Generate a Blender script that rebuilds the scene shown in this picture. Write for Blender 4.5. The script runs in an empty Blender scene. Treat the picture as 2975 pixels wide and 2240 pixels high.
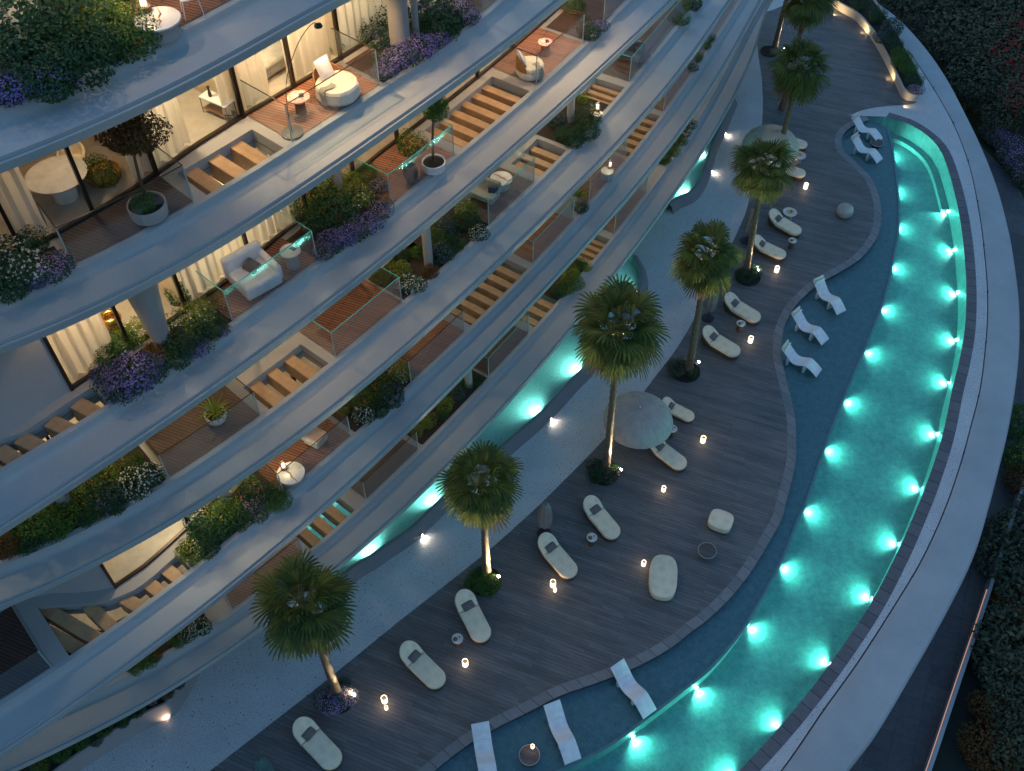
import bpy, math, random
import numpy as np
from mathutils import Vector
from mathutils.geometry import tessellate_polygon
R = math.radians
PI = math.pi
sc = bpy.context.scene
col = sc.collection
rnd = random.Random(7)

# ------------------------------------------------------------------ camera
ALPHA = 0.68969
CAM_H = 36.0
FPX = 2892.0
W, H = 2975.0, 2240.0
cd = bpy.data.cameras.new('camera'); cam = bpy.data.objects.new('camera', cd); col.objects.link(cam)
cd.sensor_width = 36.0; cd.lens = FPX / W * 36.0; cd.clip_end = 600; cd.clip_start = 0.5
cam.location = (0, 0, CAM_H); cam.rotation_euler = (ALPHA, 0, 0); sc.camera = cam

# ------------------------------------------------------------------ sky, sun, exposure
SUN_EL, SUN_ROT = R(2.0), R(315)
w = bpy.data.worlds.new('World'); sc.world = w; w.use_nodes = True
nt = w.node_tree; bg = nt.nodes['Background']
sky = nt.nodes.new('ShaderNodeTexSky'); sky.sky_type = 'NISHITA'; sky.sun_disc = False
sky.sun_elevation = SUN_EL; sky.sun_rotation = SUN_ROT; sky.ozone_density = 3.0; sky.dust_density = 0.3; sky.air_density = 1.2
tint = nt.nodes.new('ShaderNodeMix'); tint.data_type = 'RGBA'; tint.blend_type = 'MULTIPLY'; tint.inputs['Factor'].default_value = 1
tint.inputs['B'].default_value = (1.12, 1.08, 1.03, 1)
nt.links.new(sky.outputs[0], tint.inputs['A'])
tcw = nt.nodes.new('ShaderNodeTexCoord'); sx = nt.nodes.new('ShaderNodeSeparateXYZ'); nt.links.new(tcw.outputs['Generated'], sx.inputs[0])
mrw = nt.nodes.new('ShaderNodeMapRange'); mrw.inputs[1].default_value = 0.0; mrw.inputs[2].default_value = .8; mrw.inputs[3].default_value = .25; mrw.inputs[4].default_value = 1.45
nt.links.new(sx.outputs['Z'], mrw.inputs[0]); vm = nt.nodes.new('ShaderNodeVectorMath'); vm.operation = 'SCALE'   # sky scaled darker toward the horizon to dim the light on upright faces
nt.links.new(tint.outputs['Result'], vm.inputs[0]); nt.links.new(mrw.outputs[0], vm.inputs['Scale']); nt.links.new(vm.outputs[0], bg.inputs[0]); bg.inputs[1].default_value = 0.15
sd = bpy.data.lights.new('sun', 'SUN'); sd.energy = 0.05; sd.angle = R(12); sd.color = (1, .86, .7)
so = bpy.data.objects.new('sun', sd); col.objects.link(so); so.rotation_euler = Vector((math.sin(SUN_ROT) * -math.cos(SUN_EL), -math.cos(SUN_ROT) * math.cos(SUN_EL), -math.sin(SUN_EL))).to_track_quat('-Z', 'Y').to_euler()
sc.view_settings.view_transform = 'Standard'; sc.view_settings.look = 'None'
sc.view_settings.gamma = 1.0; sc.view_settings.use_curve_mapping = False
sc.view_settings.exposure = 2.42
LP = 0.34     # scale of every lamp

# ------------------------------------------------------------------ helpers
CA, SA = math.cos(ALPHA), math.sin(ALPHA)
def at(x, y, z=0.0):
    """photo position (2975 x 2240) on the level z -> world point"""
    u = (x - W / 2) / FPX; v = -(y - H / 2) / FPX
    d = Vector((u, v * CA + SA, v * SA - CA))
    t = (z - CAM_H) / d.z
    return Vector((d.x * t, d.y * t, z))
def tag(o, label=None, cat=None, group=None, kind=None):
    if label: o['label'] = label
    if cat: o['category'] = cat
    if group: o['group'] = group
    if kind: o['kind'] = kind
    return o
class MB:
    def __init__(s): s.v = []; s.f = []; s.m = []; s.uv = {}; s.sm = []
    def add(s, vs, fs, mi=0, smooth=False):
        b = len(s.v); s.v += [tuple(v) for v in vs]
        for f in fs: s.f.append(tuple(b + i for i in f)); s.m.append(mi); s.sm.append(smooth)
    def box(s, c, size, rz=0.0, mi=0, taper=1.0, rx=0.0):
        cx, cy, cz = c; a, b, h = size[0] / 2, size[1] / 2, size[2] / 2
        co, si = math.cos(rz), math.sin(rz); out = []
        for k, sg in ((-h, 1.0), (h, taper)):
            for x, y in ((-a, -b), (a, -b), (a, b), (-a, b)):
                x *= sg; y *= sg; z = k
                if rx: y, z = y * math.cos(rx) - z * math.sin(rx), y * math.sin(rx) + z * math.cos(rx)
                out.append((cx + x * co - y * si, cy + x * si + y * co, cz + z))
        s.add(out, [(0, 3, 2, 1), (4, 5, 6, 7), (0, 1, 5, 4), (1, 2, 6, 5), (2, 3, 7, 6), (3, 0, 4, 7)], mi)
    def tube(s, pts, rad, n=8, mi=0, cap=True):
        pts = [Vector(p) for p in pts]
        if not hasattr(rad, '__len__'): rad = [rad] * len(pts)
        vs = []; fs = []
        for i, p in enumerate(pts):
            d = (pts[min(i + 1, len(pts) - 1)] - pts[max(i - 1, 0)])
            d = d.normalized() if d.length > 1e-9 else Vector((0, 0, 1))
            a = d.cross(Vector((0, 0, 1)) if abs(d.z) < .95 else Vector((1, 0, 0))).normalized(); b = d.cross(a)
            for k in range(n):
                t = 2 * PI * k / n; vs.append(p + (a * math.cos(t) + b * math.sin(t)) * rad[i])
        for i in range(len(pts) - 1):
            for k in range(n):
                fs.append((i * n + k, i * n + (k + 1) % n, (i + 1) * n + (k + 1) % n, (i + 1) * n + k))
        s.add(vs, fs, mi, True)
        if cap:
            s.add(vs[:n], [tuple(range(n))], mi); s.add(vs[-n:], [tuple(range(n))[::-1]], mi)
    def lathe(s, prof, c=(0, 0, 0), n=32, mi=0, sx=1.0, sy=1.0, cap=True, smooth=True, rz=0.0):
        vs = []; fs = []; co, si = math.cos(rz), math.sin(rz)
        for r, z in prof:
            for k in range(n):
                t = 2 * PI * k / n; x = r * sx * math.cos(t); y = r * sy * math.sin(t)
                vs.append((c[0] + x * co - y * si, c[1] + x * si + y * co, c[2] + z))
        for i in range(len(prof) - 1):
            for k in range(n):
                fs.append((i * n + k, i * n + (k + 1) % n, (i + 1) * n + (k + 1) % n, (i + 1) * n + k))
        s.add(vs, fs, mi, smooth)
        if cap:
            s.add(vs[-n:], [tuple(range(n))], mi); s.add(vs[:n], [tuple(range(n))[::-1]], mi)
    def grid(s, rows, mi=0, smooth=True, uvs=None):
        n = len(rows[0]); b = len(s.v); vs = [p for r in rows for p in r]
        fs = [(i * n + k, i * n + k + 1, (i + 1) * n + k + 1, (i + 1) * n + k) for i in range(len(rows) - 1) for k in range(n - 1)]
        s.add(vs, fs, mi, smooth)
        if uvs:
            flat = [q for r in uvs for q in r]
            for i, q in enumerate(flat): s.uv[b + i] = q
    def poly(s, loops, z, mi=0):
        ls = [[Vector((p[0], p[1], 0)) for p in l] for l in loops]
        tris = tessellate_polygon(ls); flat = [p for l in ls for p in l]
        fs = []
        for t in tris:
            a, b, c = [flat[i] for i in t]
            fs.append(t if (b - a).cross(c - a).z > 0 else (t[0], t[2], t[1]))
        s.add([(p.x, p.y, z) for p in flat], fs, mi)
    def mesh(s, name, mats):
        me = bpy.data.meshes.new(name); me.from_pydata(s.v, [], s.f)
        for m in (mats if isinstance(mats, (list, tuple)) else [mats]): me.materials.append(m)
        me.polygons.foreach_set('material_index', s.m); me.polygons.foreach_set('use_smooth', s.sm)
        if s.uv:
            ul = me.uv_layers.new(name='UVMap')
            for l in me.loops: ul.data[l.index].uv = s.uv.get(l.vertex_index, (0, 0))
        me.update()
        try: me.set_sharp_from_angle(angle=R(36))
        except Exception: pass
        return me
    def build(s, name, mats, parent=None, loc=None):
        o = bpy.data.objects.new(name, s.mesh(name, mats)); col.objects.link(o)
        if parent is not None: o.parent = parent
        if loc is not None: o.location = loc
        return o
def empty(name, loc=(0, 0, 0), rz=0.0, label=None, cat=None, group=None):
    o = bpy.data.objects.new(name, None); col.objects.link(o); o.location = loc; o.rotation_euler = (0, 0, rz)
    o.empty_display_size = .2
    return tag(o, label, cat, group)
KIDS = {}
def copy_tree(o, parent=None):
    c = o.copy(); col.objects.link(c)
    if parent is not None: c.parent = parent
    for ch in list(o.children): copy_tree(ch, c)
    return c
def place(src, first, loc, rz=0.0, scale=1.0, label=None, cat=None, group=None):
    o = src if first else copy_tree(src)
    o.location = loc; o.rotation_euler = (0, 0, rz)
    o.scale = scale if hasattr(scale, '__len__') else (scale,) * 3
    return tag(o, label, cat, group)
def lamp(kind, loc, energy, color=(1, .72, .42), parent=None, **kw):
    d = bpy.data.lights.new('light_source', kind); d.energy = energy * LP; d.color = color
    for k, v in kw.items():
        if k not in ('rot',): setattr(d, k, v)
    o = bpy.data.objects.new('light_source', d); col.objects.link(o); o.location = loc
    if 'rot' in kw: o.rotation_euler = kw['rot']
    if parent is not None: o.parent = parent
    return o
def aim(o, d):
    o.rotation_euler = Vector(d).to_track_quat('-Z', 'Y').to_euler()
def cr(pts, n=6, closed=False):
    """Catmull-Rom through points"""
    P = [Vector(p) for p in pts]; out = []; L = len(P)
    rng = range(L if closed else L - 1)
    for i in rng:
        p1, p2 = P[i], P[(i + 1) % L]
        p0 = P[i - 1] if (i > 0 or closed) else p1 + (p1 - p2)
        p3 = P[(i + 2) % L] if (i + 2 < L or closed) else p2 + (p2 - p1)
        for k in range(n):
            t = k / n
            out.append(.5 * ((2 * p1) + (p2 - p0) * t + (2 * p0 - 5 * p1 + 4 * p2 - p3) * t * t + (3 * p1 - p0 - 3 * p2 + p3) * t ** 3))
    if not closed: out.append(P[-1].copy())
    return out
def resample(pts, n):
    P = np.array([tuple(p) for p in pts]); d = np.r_[0, np.cumsum(np.linalg.norm(np.diff(P, axis=0), axis=1))]
    t = np.linspace(0, d[-1], n)
    return [Vector([np.interp(q, d, P[:, k]) for k in range(P.shape[1])]) for q in t], d[-1]
def poly_offset(pts, off):
    out = []; n = len(pts)
    for i in range(n):
        a = pts[max(i - 1, 0)]; b = pts[min(i + 1, n - 1)]; d = (b - a); d.z = 0; d.normalize()
        o = off[i] if hasattr(off, '__len__') else off
        out.append(pts[i] + Vector((-d.y, d.x, 0)) * o)
    return out

# ------------------------------------------------------------------ materials
def nodes(name):
    m = bpy.data.materials.new(name); m.use_nodes = True; n = m.node_tree.nodes; l = m.node_tree.links
    return m, n, l, n['Principled BSDF']
def noise_mix(n, l, c1, c2, scale, detail=4, coord='Object', rough=.6, lo=.35, hi=.65, vec=None):
    tc = n.new('ShaderNodeTexCoord'); no = n.new('ShaderNodeTexNoise'); no.inputs['Scale'].default_value = scale
    no.inputs['Detail'].default_value = detail; no.inputs['Roughness'].default_value = rough
    l.new(vec if vec is not None else tc.outputs[coord], no.inputs['Vector'])
    mr = n.new('ShaderNodeMapRange'); mr.inputs[1].default_value = lo; mr.inputs[2].default_value = hi
    l.new(no.outputs['Fac'], mr.inputs[0])
    mx = n.new('ShaderNodeMix'); mx.data_type = 'RGBA'; mx.inputs['A'].default_value = (*c1, 1); mx.inputs['B'].default_value = (*c2, 1)
    l.new(mr.outputs[0], mx.inputs['Factor']); return mx.outputs['Result'], no
def bump(n, l, b, src, strength=.3, dist=.02):
    bp = n.new('ShaderNodeBump'); bp.inputs['Strength'].default_value = strength; bp.inputs['Distance'].default_value = dist
    l.new(src, bp.inputs['Height']); l.new(bp.outputs[0], b.inputs['Normal']); return bp
def simple(name, c, rough=.6, c2=None, scale=3.0, metal=0.0, bmp=0.0, bscale=None, spec=.5):
    m, n, l, b = nodes(name)
    b.inputs['Roughness'].default_value = rough; b.inputs['Metallic'].default_value = metal
    b.inputs['Specular IOR Level'].default_value = spec
    c2 = c2 or tuple(x * .82 for x in c)
    out, no = noise_mix(n, l, c, c2, scale); l.new(out, b.inputs['Base Color'])
    if bmp:
        tc = n.new('ShaderNodeTexCoord'); n2 = n.new('ShaderNodeTexNoise'); n2.inputs['Scale'].default_value = bscale or scale * 8
        n2.inputs['Detail'].default_value = 5; l.new(tc.outputs['Object'], n2.inputs['Vector']); bump(n, l, b, n2.outputs['Fac'], bmp)
    return m
def emis(name, c, st):
    m, n, l, b = nodes(name); b.inputs['Base Color'].default_value = (*c, 1)
    b.inputs['Emission Color'].default_value = (*c, 1); b.inputs['Emission Strength'].default_value = st; return m
def concrete(name, c, var=.12):
    m, n, l, b = nodes(name); b.inputs['Roughness'].default_value = .75
    out, no = noise_mix(n, l, c, tuple(x * (1 - var) for x in c), .45, 6)
    o2, no2 = noise_mix(n, l, (1, 1, 1), (.86, .86, .87), 22, 8, rough=.8)
    mx = n.new('ShaderNodeMix'); mx.data_type = 'RGBA'; mx.blend_type = 'MULTIPLY'; mx.inputs['Factor'].default_value = 1
    l.new(out, mx.inputs['A']); l.new(o2, mx.inputs['B']); l.new(mx.outputs['Result'], b.inputs['Base Color'])
    bump(n, l, b, no2.outputs['Fac'], .25, .01); return m
def boards(name, c1, c2, gap, width, length, ang, rough=.55, gapw=.012, streak=.5, squash=1.0):
    m, n, l, b = nodes(name); b.inputs['Roughness'].default_value = rough
    tc = n.new('ShaderNodeTexCoord'); mp = n.new('ShaderNodeMapping'); mp.inputs['Rotation'].default_value = (0, 0, -ang)
    geo = n.new('ShaderNodeNewGeometry'); l.new(geo.outputs['Position'], mp.inputs['Vector'])
    br = n.new('ShaderNodeTexBrick'); br.inputs['Color1'].default_value = (*c1, 1); br.inputs['Color2'].default_value = (*c2, 1)
    br.inputs['Mortar'].default_value = (*gap, 1); br.inputs['Scale'].default_value = 1.0
    br.inputs['Brick Width'].default_value = length; br.inputs['Row Height'].default_value = width
    br.inputs['Mortar Size'].default_value = gapw / 2; br.inputs['Mortar Smooth'].default_value = .2
    br.inputs['Bias'].default_value = -.1; br.offset = .37; br.offset_frequency = 2
    l.new(mp.outputs[0], br.inputs['Vector'])
    ms = n.new('ShaderNodeMapping'); ms.inputs['Scale'].default_value = (.8, 9, 1); l.new(mp.outputs[0], ms.inputs['Vector'])
    o2, no2 = noise_mix(n, l, (1, 1, 1), (1 - streak,) * 3, 1.6, 5, vec=ms.outputs[0], lo=.3, hi=.75)
    ms2 = n.new('ShaderNodeMapping'); ms2.inputs['Scale'].default_value = (.35, 2.2, 1); l.new(mp.outputs[0], ms2.inputs['Vector'])
    o3, no3 = noise_mix(n, l, (1, 1, 1), (1 - streak * .7,) * 3, 1.0, 3, vec=ms2.outputs[0], lo=.35, hi=.65)
    mx = n.new('ShaderNodeMix'); mx.data_type = 'RGBA'; mx.blend_type = 'MULTIPLY'; mx.inputs['Factor'].default_value = 1
    l.new(br.outputs['Color'], mx.inputs['A']); l.new(o2, mx.inputs['B'])
    mx2 = n.new('ShaderNodeMix'); mx2.data_type = 'RGBA'; mx2.blend_type = 'MULTIPLY'; mx2.inputs['Factor'].default_value = 1
    l.new(mx.outputs['Result'], mx2.inputs['A']); l.new(o3, mx2.inputs['B'])
    l.new(mx2.outputs['Result'], b.inputs['Base Color'])
    inv = n.new('ShaderNodeMath'); inv.operation = 'SUBTRACT'; inv.inputs[0].default_value = 1; l.new(br.outputs['Fac'], inv.inputs[1])
    bump(n, l, b, inv.outputs[0], .5, .01); return m
def terrazzo(name, c, chip, scale):
    m, n, l, b = nodes(name); b.inputs['Roughness'].default_value = .5
    geo = n.new('ShaderNodeNewGeometry')
    base, no = noise_mix(n, l, c, tuple(x * .86 for x in c), .5, 5, vec=geo.outputs['Position'])
    fine, no1 = noise_mix(n, l, (1, 1, 1), (.66, .66, .68), 22, 5, vec=geo.outputs['Position'], lo=.42, hi=.6)
    last = n.new('ShaderNodeMix'); last.data_type = 'RGBA'; last.blend_type = 'MULTIPLY'; last.inputs['Factor'].default_value = 1
    l.new(base, last.inputs['A']); l.new(fine, last.inputs['B']); cur = last.outputs['Result']
    for sc_, th, cc in ((scale, .17, chip), (scale * 2.1, .2, tuple(x * 2.2 for x in chip)), (scale * 1.5, .13, (.62, .6, .58))):
        vo = n.new('ShaderNodeTexVoronoi'); vo.inputs['Scale'].default_value = sc_; l.new(geo.outputs['Position'], vo.inputs['Vector'])
        sep = n.new('ShaderNodeSeparateColor'); l.new(vo.outputs['Color'], sep.inputs[0])
        th_ = n.new('ShaderNodeMath'); th_.operation = 'MULTIPLY'; th_.inputs[1].default_value = th * 2; l.new(sep.outputs[0], th_.inputs[0])
        sb = n.new('ShaderNodeMath'); sb.operation = 'SUBTRACT'; sb.inputs[1].default_value = th * .75; l.new(th_.outputs[0], sb.inputs[0])
        lt = n.new('ShaderNodeMath'); lt.operation = 'LESS_THAN'; l.new(vo.outputs['Distance'], lt.inputs[0]); l.new(sb.outputs[0], lt.inputs[1])
        mx = n.new('ShaderNodeMix'); mx.data_type = 'RGBA'; l.new(lt.outputs[0], mx.inputs['Factor']); l.new(cur, mx.inputs['A'])
        mx.inputs['B'].default_value = (*cc, 1); cur = mx.outputs['Result']
    l.new(cur, b.inputs['Base Color']); return m
def stones(name, c1, c2, gap, period, gw=.02):
    """stones laid along a strip: UV.x is metres along it"""
    m, n, l, b = nodes(name); b.inputs['Roughness'].default_value = .6
    tc = n.new('ShaderNodeTexCoord'); br = n.new('ShaderNodeTexBrick')
    br.inputs['Color1'].default_value = (*c1, 1); br.inputs['Color2'].default_value = (*c2, 1); br.inputs['Mortar'].default_value = (*gap, 1)
    br.inputs['Scale'].default_value = 1; br.inputs['Brick Width'].default_value = period; br.inputs['Row Height'].default_value = 10
    br.inputs['Mortar Size'].default_value = gw / 2; br.inputs['Mortar Smooth'].default_value = 0; br.offset = 0; br.squash = 1
    mp = n.new('ShaderNodeMapping'); mp.inputs['Location'].default_value = (0, 5, 0)
    l.new(tc.outputs['UV'], mp.inputs[0]); l.new(mp.outputs[0], br.inputs['Vector'])
    o2, _ = noise_mix(n, l, (1, 1, 1), (.82, .82, .82), 5, 6)
    mx = n.new('ShaderNodeMix'); mx.data_type = 'RGBA'; mx.blend_type = 'MULTIPLY'; mx.inputs['Factor'].default_value = 1
    l.new(br.outputs['Color'], mx.inputs['A']); l.new(o2, mx.inputs['B']); l.new(mx.outputs['Result'], b.inputs['Base Color']); return m
def tiles(name, c1, c2, gap, size, rough=.4):
    m, n, l, b = nodes(name); b.inputs['Roughness'].default_value = rough
    geo = n.new('ShaderNodeNewGeometry'); br = n.new('ShaderNodeTexBrick')
    br.inputs['Color1'].default_value = (*c1, 1); br.inputs['Color2'].default_value = (*c2, 1); br.inputs['Mortar'].default_value = (*gap, 1)
    br.inputs['Scale'].default_value = 1; br.inputs['Brick Width'].default_value = size; br.inputs['Row Height'].default_value = size
    br.inputs['Mortar Size'].default_value = .006; br.offset = 0
    mp = n.new('ShaderNodeMapping'); mp.inputs['Rotation'].default_value = (0, 0, R(24)); l.new(geo.outputs['Position'], mp.inputs[0])
    l.new(mp.outputs[0], br.inputs['Vector'])
    o2, _ = noise_mix(n, l, (1, 1, 1), (.58, .64, .66), 3.5, 8, vec=geo.outputs['Position'], rough=.75)
    mx = n.new('ShaderNodeMix'); mx.data_type = 'RGBA'; mx.blend_type = 'MULTIPLY'; mx.inputs['Factor'].default_value = 1
    l.new(br.outputs['Color'], mx.inputs['A']); l.new(o2, mx.inputs['B']); l.new(mx.outputs['Result'], b.inputs['Base Color']); return m
def glassy(name, tint, refl=.08, rough=.0, ripple=0.0):
    m = bpy.data.materials.new(name); m.use_nodes = True; n = m.node_tree.nodes; l = m.node_tree.links; n.clear()
    o = n.new('ShaderNodeOutputMaterial'); t = n.new('ShaderNodeBsdfTransparent'); t.inputs[0].default_value = (*tint, 1)
    g = n.new('ShaderNodeBsdfGlossy'); g.inputs['Roughness'].default_value = rough; g.inputs[0].default_value = (1, 1, 1, 1)
    mx = n.new('ShaderNodeMixShader'); ge = n.new('ShaderNodeNewGeometry'); dt = n.new('ShaderNodeVectorMath'); dt.operation = 'DOT_PRODUCT'
    l.new(ge.outputs['Incoming'], dt.inputs[0]); l.new(ge.outputs['Normal'], dt.inputs[1])
    ab = n.new('ShaderNodeMath'); ab.operation = 'ABSOLUTE'; l.new(dt.outputs['Value'], ab.inputs[0])
    iv = n.new('ShaderNodeMath'); iv.operation = 'SUBTRACT'; iv.inputs[0].default_value = 1; iv.use_clamp = True; l.new(ab.outputs[0], iv.inputs[1])
    pw = n.new('ShaderNodeMath'); pw.operation = 'POWER'; pw.inputs[1].default_value = 5; l.new(iv.outputs[0], pw.inputs[0])
    fr = n.new('ShaderNodeMath'); fr.operation = 'MULTIPLY_ADD'; fr.inputs[1].default_value = .96; fr.inputs[2].default_value = .03; l.new(pw.outputs[0], fr.inputs[0])
    if ripple:
        no = n.new('ShaderNodeTexNoise'); no.inputs['Scale'].default_value = 3.0; no.inputs['Detail'].default_value = 3
        geo = n.new('ShaderNodeNewGeometry'); l.new(geo.outputs['Position'], no.inputs['Vector'])
        bp = n.new('ShaderNodeBump'); bp.inputs['Strength'].default_value = ripple; bp.inputs['Distance'].default_value = .03
        l.new(no.outputs['Fac'], bp.inputs['Height']); l.new(bp.outputs[0], g.inputs['Normal']); l.new(bp.outputs[0], dt.inputs[1])
    ad = n.new('ShaderNodeMath'); ad.operation = 'ADD'; ad.inputs[1].default_value = refl; ad.use_clamp = True
    l.new(fr.outputs[0], ad.inputs[0]); l.new(ad.outputs[0], mx.inputs[0]); l.new(t.outputs[0], mx.inputs[1]); l.new(g.outputs[0], mx.inputs[2])
    l.new(mx.outputs[0], o.inputs[0]); return m
def leafmat(name, c1, c2, rough=.5, trans=.25):
    m, n, l, b = nodes(name); b.inputs['Roughness'].default_value = rough; b.inputs['Specular IOR Level'].default_value = .22
    geo = n.new('ShaderNodeNewGeometry'); mx = n.new('ShaderNodeMix'); mx.data_type = 'RGBA'
    mx.inputs['A'].default_value = (*c1, 1); mx.inputs['B'].default_value = (*c2, 1)
    l.new(geo.outputs['Random Per Island'], mx.inputs['Factor']); l.new(mx.outputs['Result'], b.inputs['Base Color'])
    tr = n.new('ShaderNodeBsdfTranslucent'); l.new(mx.outputs['Result'], tr.inputs[0])
    ms = n.new('ShaderNodeMixShader'); ms.inputs[0].default_value = trans
    l.new(b.outputs[0], ms.inputs[1]); l.new(tr.outputs[0], ms.inputs[2]); l.new(ms.outputs[0], n['Material Output'].inputs[0]); return m

BANG = R(-22)
M = dict(
    brow=concrete('pale_render', (.37, .405, .42), .08), rim=concrete('parapet_render', (.44, .46, .47), .16), slab=concrete('pale_slab', (.38, .37, .36)),
    wall=concrete('wall_render', (.42, .42, .43)), shadedwall=concrete('shaded_basin_render', (.20, .21, .22)), beige=simple('beige_canvas', (.52, .46, .36), .9), soffit=simple('soffit', (.6, .56, .5)),  # plunge basin render darkened: shade of its upright face put into the colour
    terrazzo=terrazzo('terrazzo', (.64, .63, .63), (.03, .03, .035), 8.5),
    deck=boards('grey_timber_deck', (.205, .20, .20), (.15, .148, .15), (.07, .068, .07), .145, 2.6, BANG, streak=.42, gapw=.014),
    wood=boards('terrace_boards', (.38, .155, .08), (.29, .115, .06), (.03, .012, .008), .105, 1.9, BANG, streak=.35, gapw=.028),
    darkwood=boards('dark_terrace_boards', (.12, .06, .045), (.09, .045, .035), (.015, .01, .01), .105, 1.9, BANG, streak=.35, gapw=.028),
    beam=simple('oak_beam', (.46, .29, .155), .55, (.34, .2, .1), 2.5, bmp=.15),
    coping=stones('coping_stone', (.25, .25, .255), (.19, .195, .20), (.03, .03, .035), .62, .022),
    coping2=stones('outer_coping_stone', (.16, .15, .165), (.12, .115, .13), (.03, .03, .035), .62, .03),
    basin=tiles('basin_tile_dim', (.12, .19, .21), (.09, .155, .175), (.07, .12, .13), .09),  # same tile as the deep pool, lack of lamplight put into its colour
    basin_deep=tiles('basin_tile_lit', (.17, .40, .37), (.14, .35, .32), (.11, .28, .26), .09),  # the tile again, teal lamplight put into its colour
    water=glassy('water', (.74, .95, .97), .01, .02, .3), glass=glassy('glass', (.93, .96, .96), .03),
    railglass=glassy('rail_glass', (.80, .88, .91), .12, .13), edge=simple('glass_edge', (.08, .5, .48), .2),
    bronze=simple('bronze_frame', (.06, .045, .035), .35, metal=.6), dark=simple('dark_metal', (.02, .02, .022), .4),
    white=simple('white_fibreglass', (.78, .78, .8), .35), cushion=simple('cream_cushion', (.86, .74, .54), .9, bmp=.25, bscale=60),
    piping=simple('cushion_piping', (.45, .40, .32), .8), rattan=simple('rattan_base', (.09, .06, .045), .6, bmp=.5, bscale=80),
    pillow=simple('taupe_pillow', (.16, .14, .13), .9, bmp=.3, bscale=60), canvas=simple('grey_canvas', (.40, .39, .37), .9, bmp=.1, bscale=40),
    greycanvas=simple('dark_canvas', (.20, .20, .20), .9), teal=simple('teal_canvas', (.07, .15, .15), .9),
    marble=simple('marble_top', (.72, .70, .66), .25, (.55, .52, .48), 2.2), redstone=simple('red_stone_top', (.55, .16, .15), .3, (.75, .55, .5), 12),
    vein=simple('copper_vein', (.35, .16, .07), .4), brown=simple('walnut', (.16, .08, .04), .5), linen=simple('linen', (.70, .66, .58), .95),
    sheer=None, plaster=simple('warm_plaster', (.62, .54, .42), .8), floor_in=simple('stone_floor', (.40, .36, .30), .4),
    soil=simple('soil', (.03, .022, .016), .95), grass=simple('lawn', (.02, .045, .012), .95, (.012, .03, .01), 8, bmp=.6, bscale=70),
    paving=tiles('garden_paving', (.12, .11, .115), (.08, .075, .085), (.02, .02, .022), .9, .6),
    ground=simple('garden_ground', (.018, .024, .018), .95), bark=simple('palm_bark', (.20, .13, .085), .85, (.10, .065, .045), 9, bmp=.6, bscale=30),
    gold=simple('brass', (.7, .4, .1), .25, metal=1), navy=simple('dark_blue_fabric', (.05, .07, .12), .9), blush=simple('blush_wool', (.62, .42, .32), .95),
    tablewood=boards('slat_table_top', (.15, .13, .13), (.12, .1, .1), (.05, .04, .04), .12, 3, BANG, gapw=.01),
)
m = M['glow'] = emis('warm_glow', (1, .82, .6), 9)
M['hot'] = emis('lamp_lens', (1, .88, .66), 40); M['hotw'] = emis('lens_white', (.85, 1, .95), 14)
def sheer():
    m, n, l, b = nodes('sheer_curtain'); b.inputs['Base Color'].default_value = (.78, .74, .66, 1); b.inputs['Roughness'].default_value = .95
    tr = n.new('ShaderNodeBsdfTranslucent'); tr.inputs[0].default_value = (.8, .74, .62, 1)
    ms = n.new('ShaderNodeMixShader'); ms.inputs[0].default_value = .5
    l.new(b.outputs[0], ms.inputs[1]); l.new(tr.outputs[0], ms.inputs[2]); l.new(ms.outputs[0], n['Material Output'].inputs[0]); return m
M['sheer'] = sheer()
L = dict(
    dark=leafmat('dark_leaf', (.016, .055, .024), (.04, .115, .045)), mid=leafmat('green_leaf', (.035, .11, .022), (.09, .18, .035)),
    lime=leafmat('lime_leaf', (.11, .19, .025), (.24, .28, .05)), palm=leafmat('palm_leaf', (.05, .085, .028), (.16, .19, .045), .4, .45),
    night=leafmat('garden_leaf', (.04, .06, .04), (.13, .14, .08)), rust=leafmat('rust_leaf', (.16, .06, .02), (.10, .07, .02)),
    violet=leafmat('violet_flower', (.15, .12, .42), (.28, .21, .52), .6, .2), lilac=leafmat('lilac_flower', (.42, .25, .55), (.55, .40, .62), .6, .2),
    whitef=leafmat('white_flower', (.75, .75, .72), (.62, .6, .6), .6, .2), pink=leafmat('pink_flower', (.6, .25, .35), (.5, .2, .4), .6, .2),
    red=leafmat('red_flower', (.6, .03, .02), (.45, .02, .02), .6, .1), yellow=leafmat('yellow_flower', (.6, .4, .05), (.5, .3, .04), .6, .2))
#PART2

# ================================================================== ground level
def A(pts, z=0.0): return [at(x, y, z) for x, y in pts]
coping_left = [(2513,337),(2463,357),(2432,384),(2425,416),(2436,443),(2472,479),(2508,515),(2527,552),(2538,597),(2538,642),(2524,687),(2481,741),(2425,777),(2368,809),(2319,849),(2282,890),(2255,944),(2246,994),(2246,1039),(2258,1094),(2273,1157),(2285,1216),(2287,1274),(2285,1333),(2273,1392),(2255,1455),(2246,1495),(2219,1544),(2187,1599),(2142,1666),(2088,1730),(2029,1784),(1990,1812),(1927,1861),(1827,1915),(1723,1956),(1619,1992),(1520,2042),(1429,2087),(1325,2150),(1212,2240),(1080,2350),(960,2480)]
pool_right = [(2576,339),(2644,362),(2698,398),(2730,434),(2753,488),(2780,588),(2798,701),(2807,827),(2804,944),(2789,1039),(2766,1134),(2738,1265),(2694,1400),(2658,1490),(2608,1603),(2527,1757),(2414,1924),(2291,2082),(2151,2236),(2010,2380),(1850,2530)]
cl = cr(A(coping_left), 5); pr = cr(A(pool_right), 6)
pool_edge = cl[::-1] + pr           # from the bottom of the left side, round the top, down the right side
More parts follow.
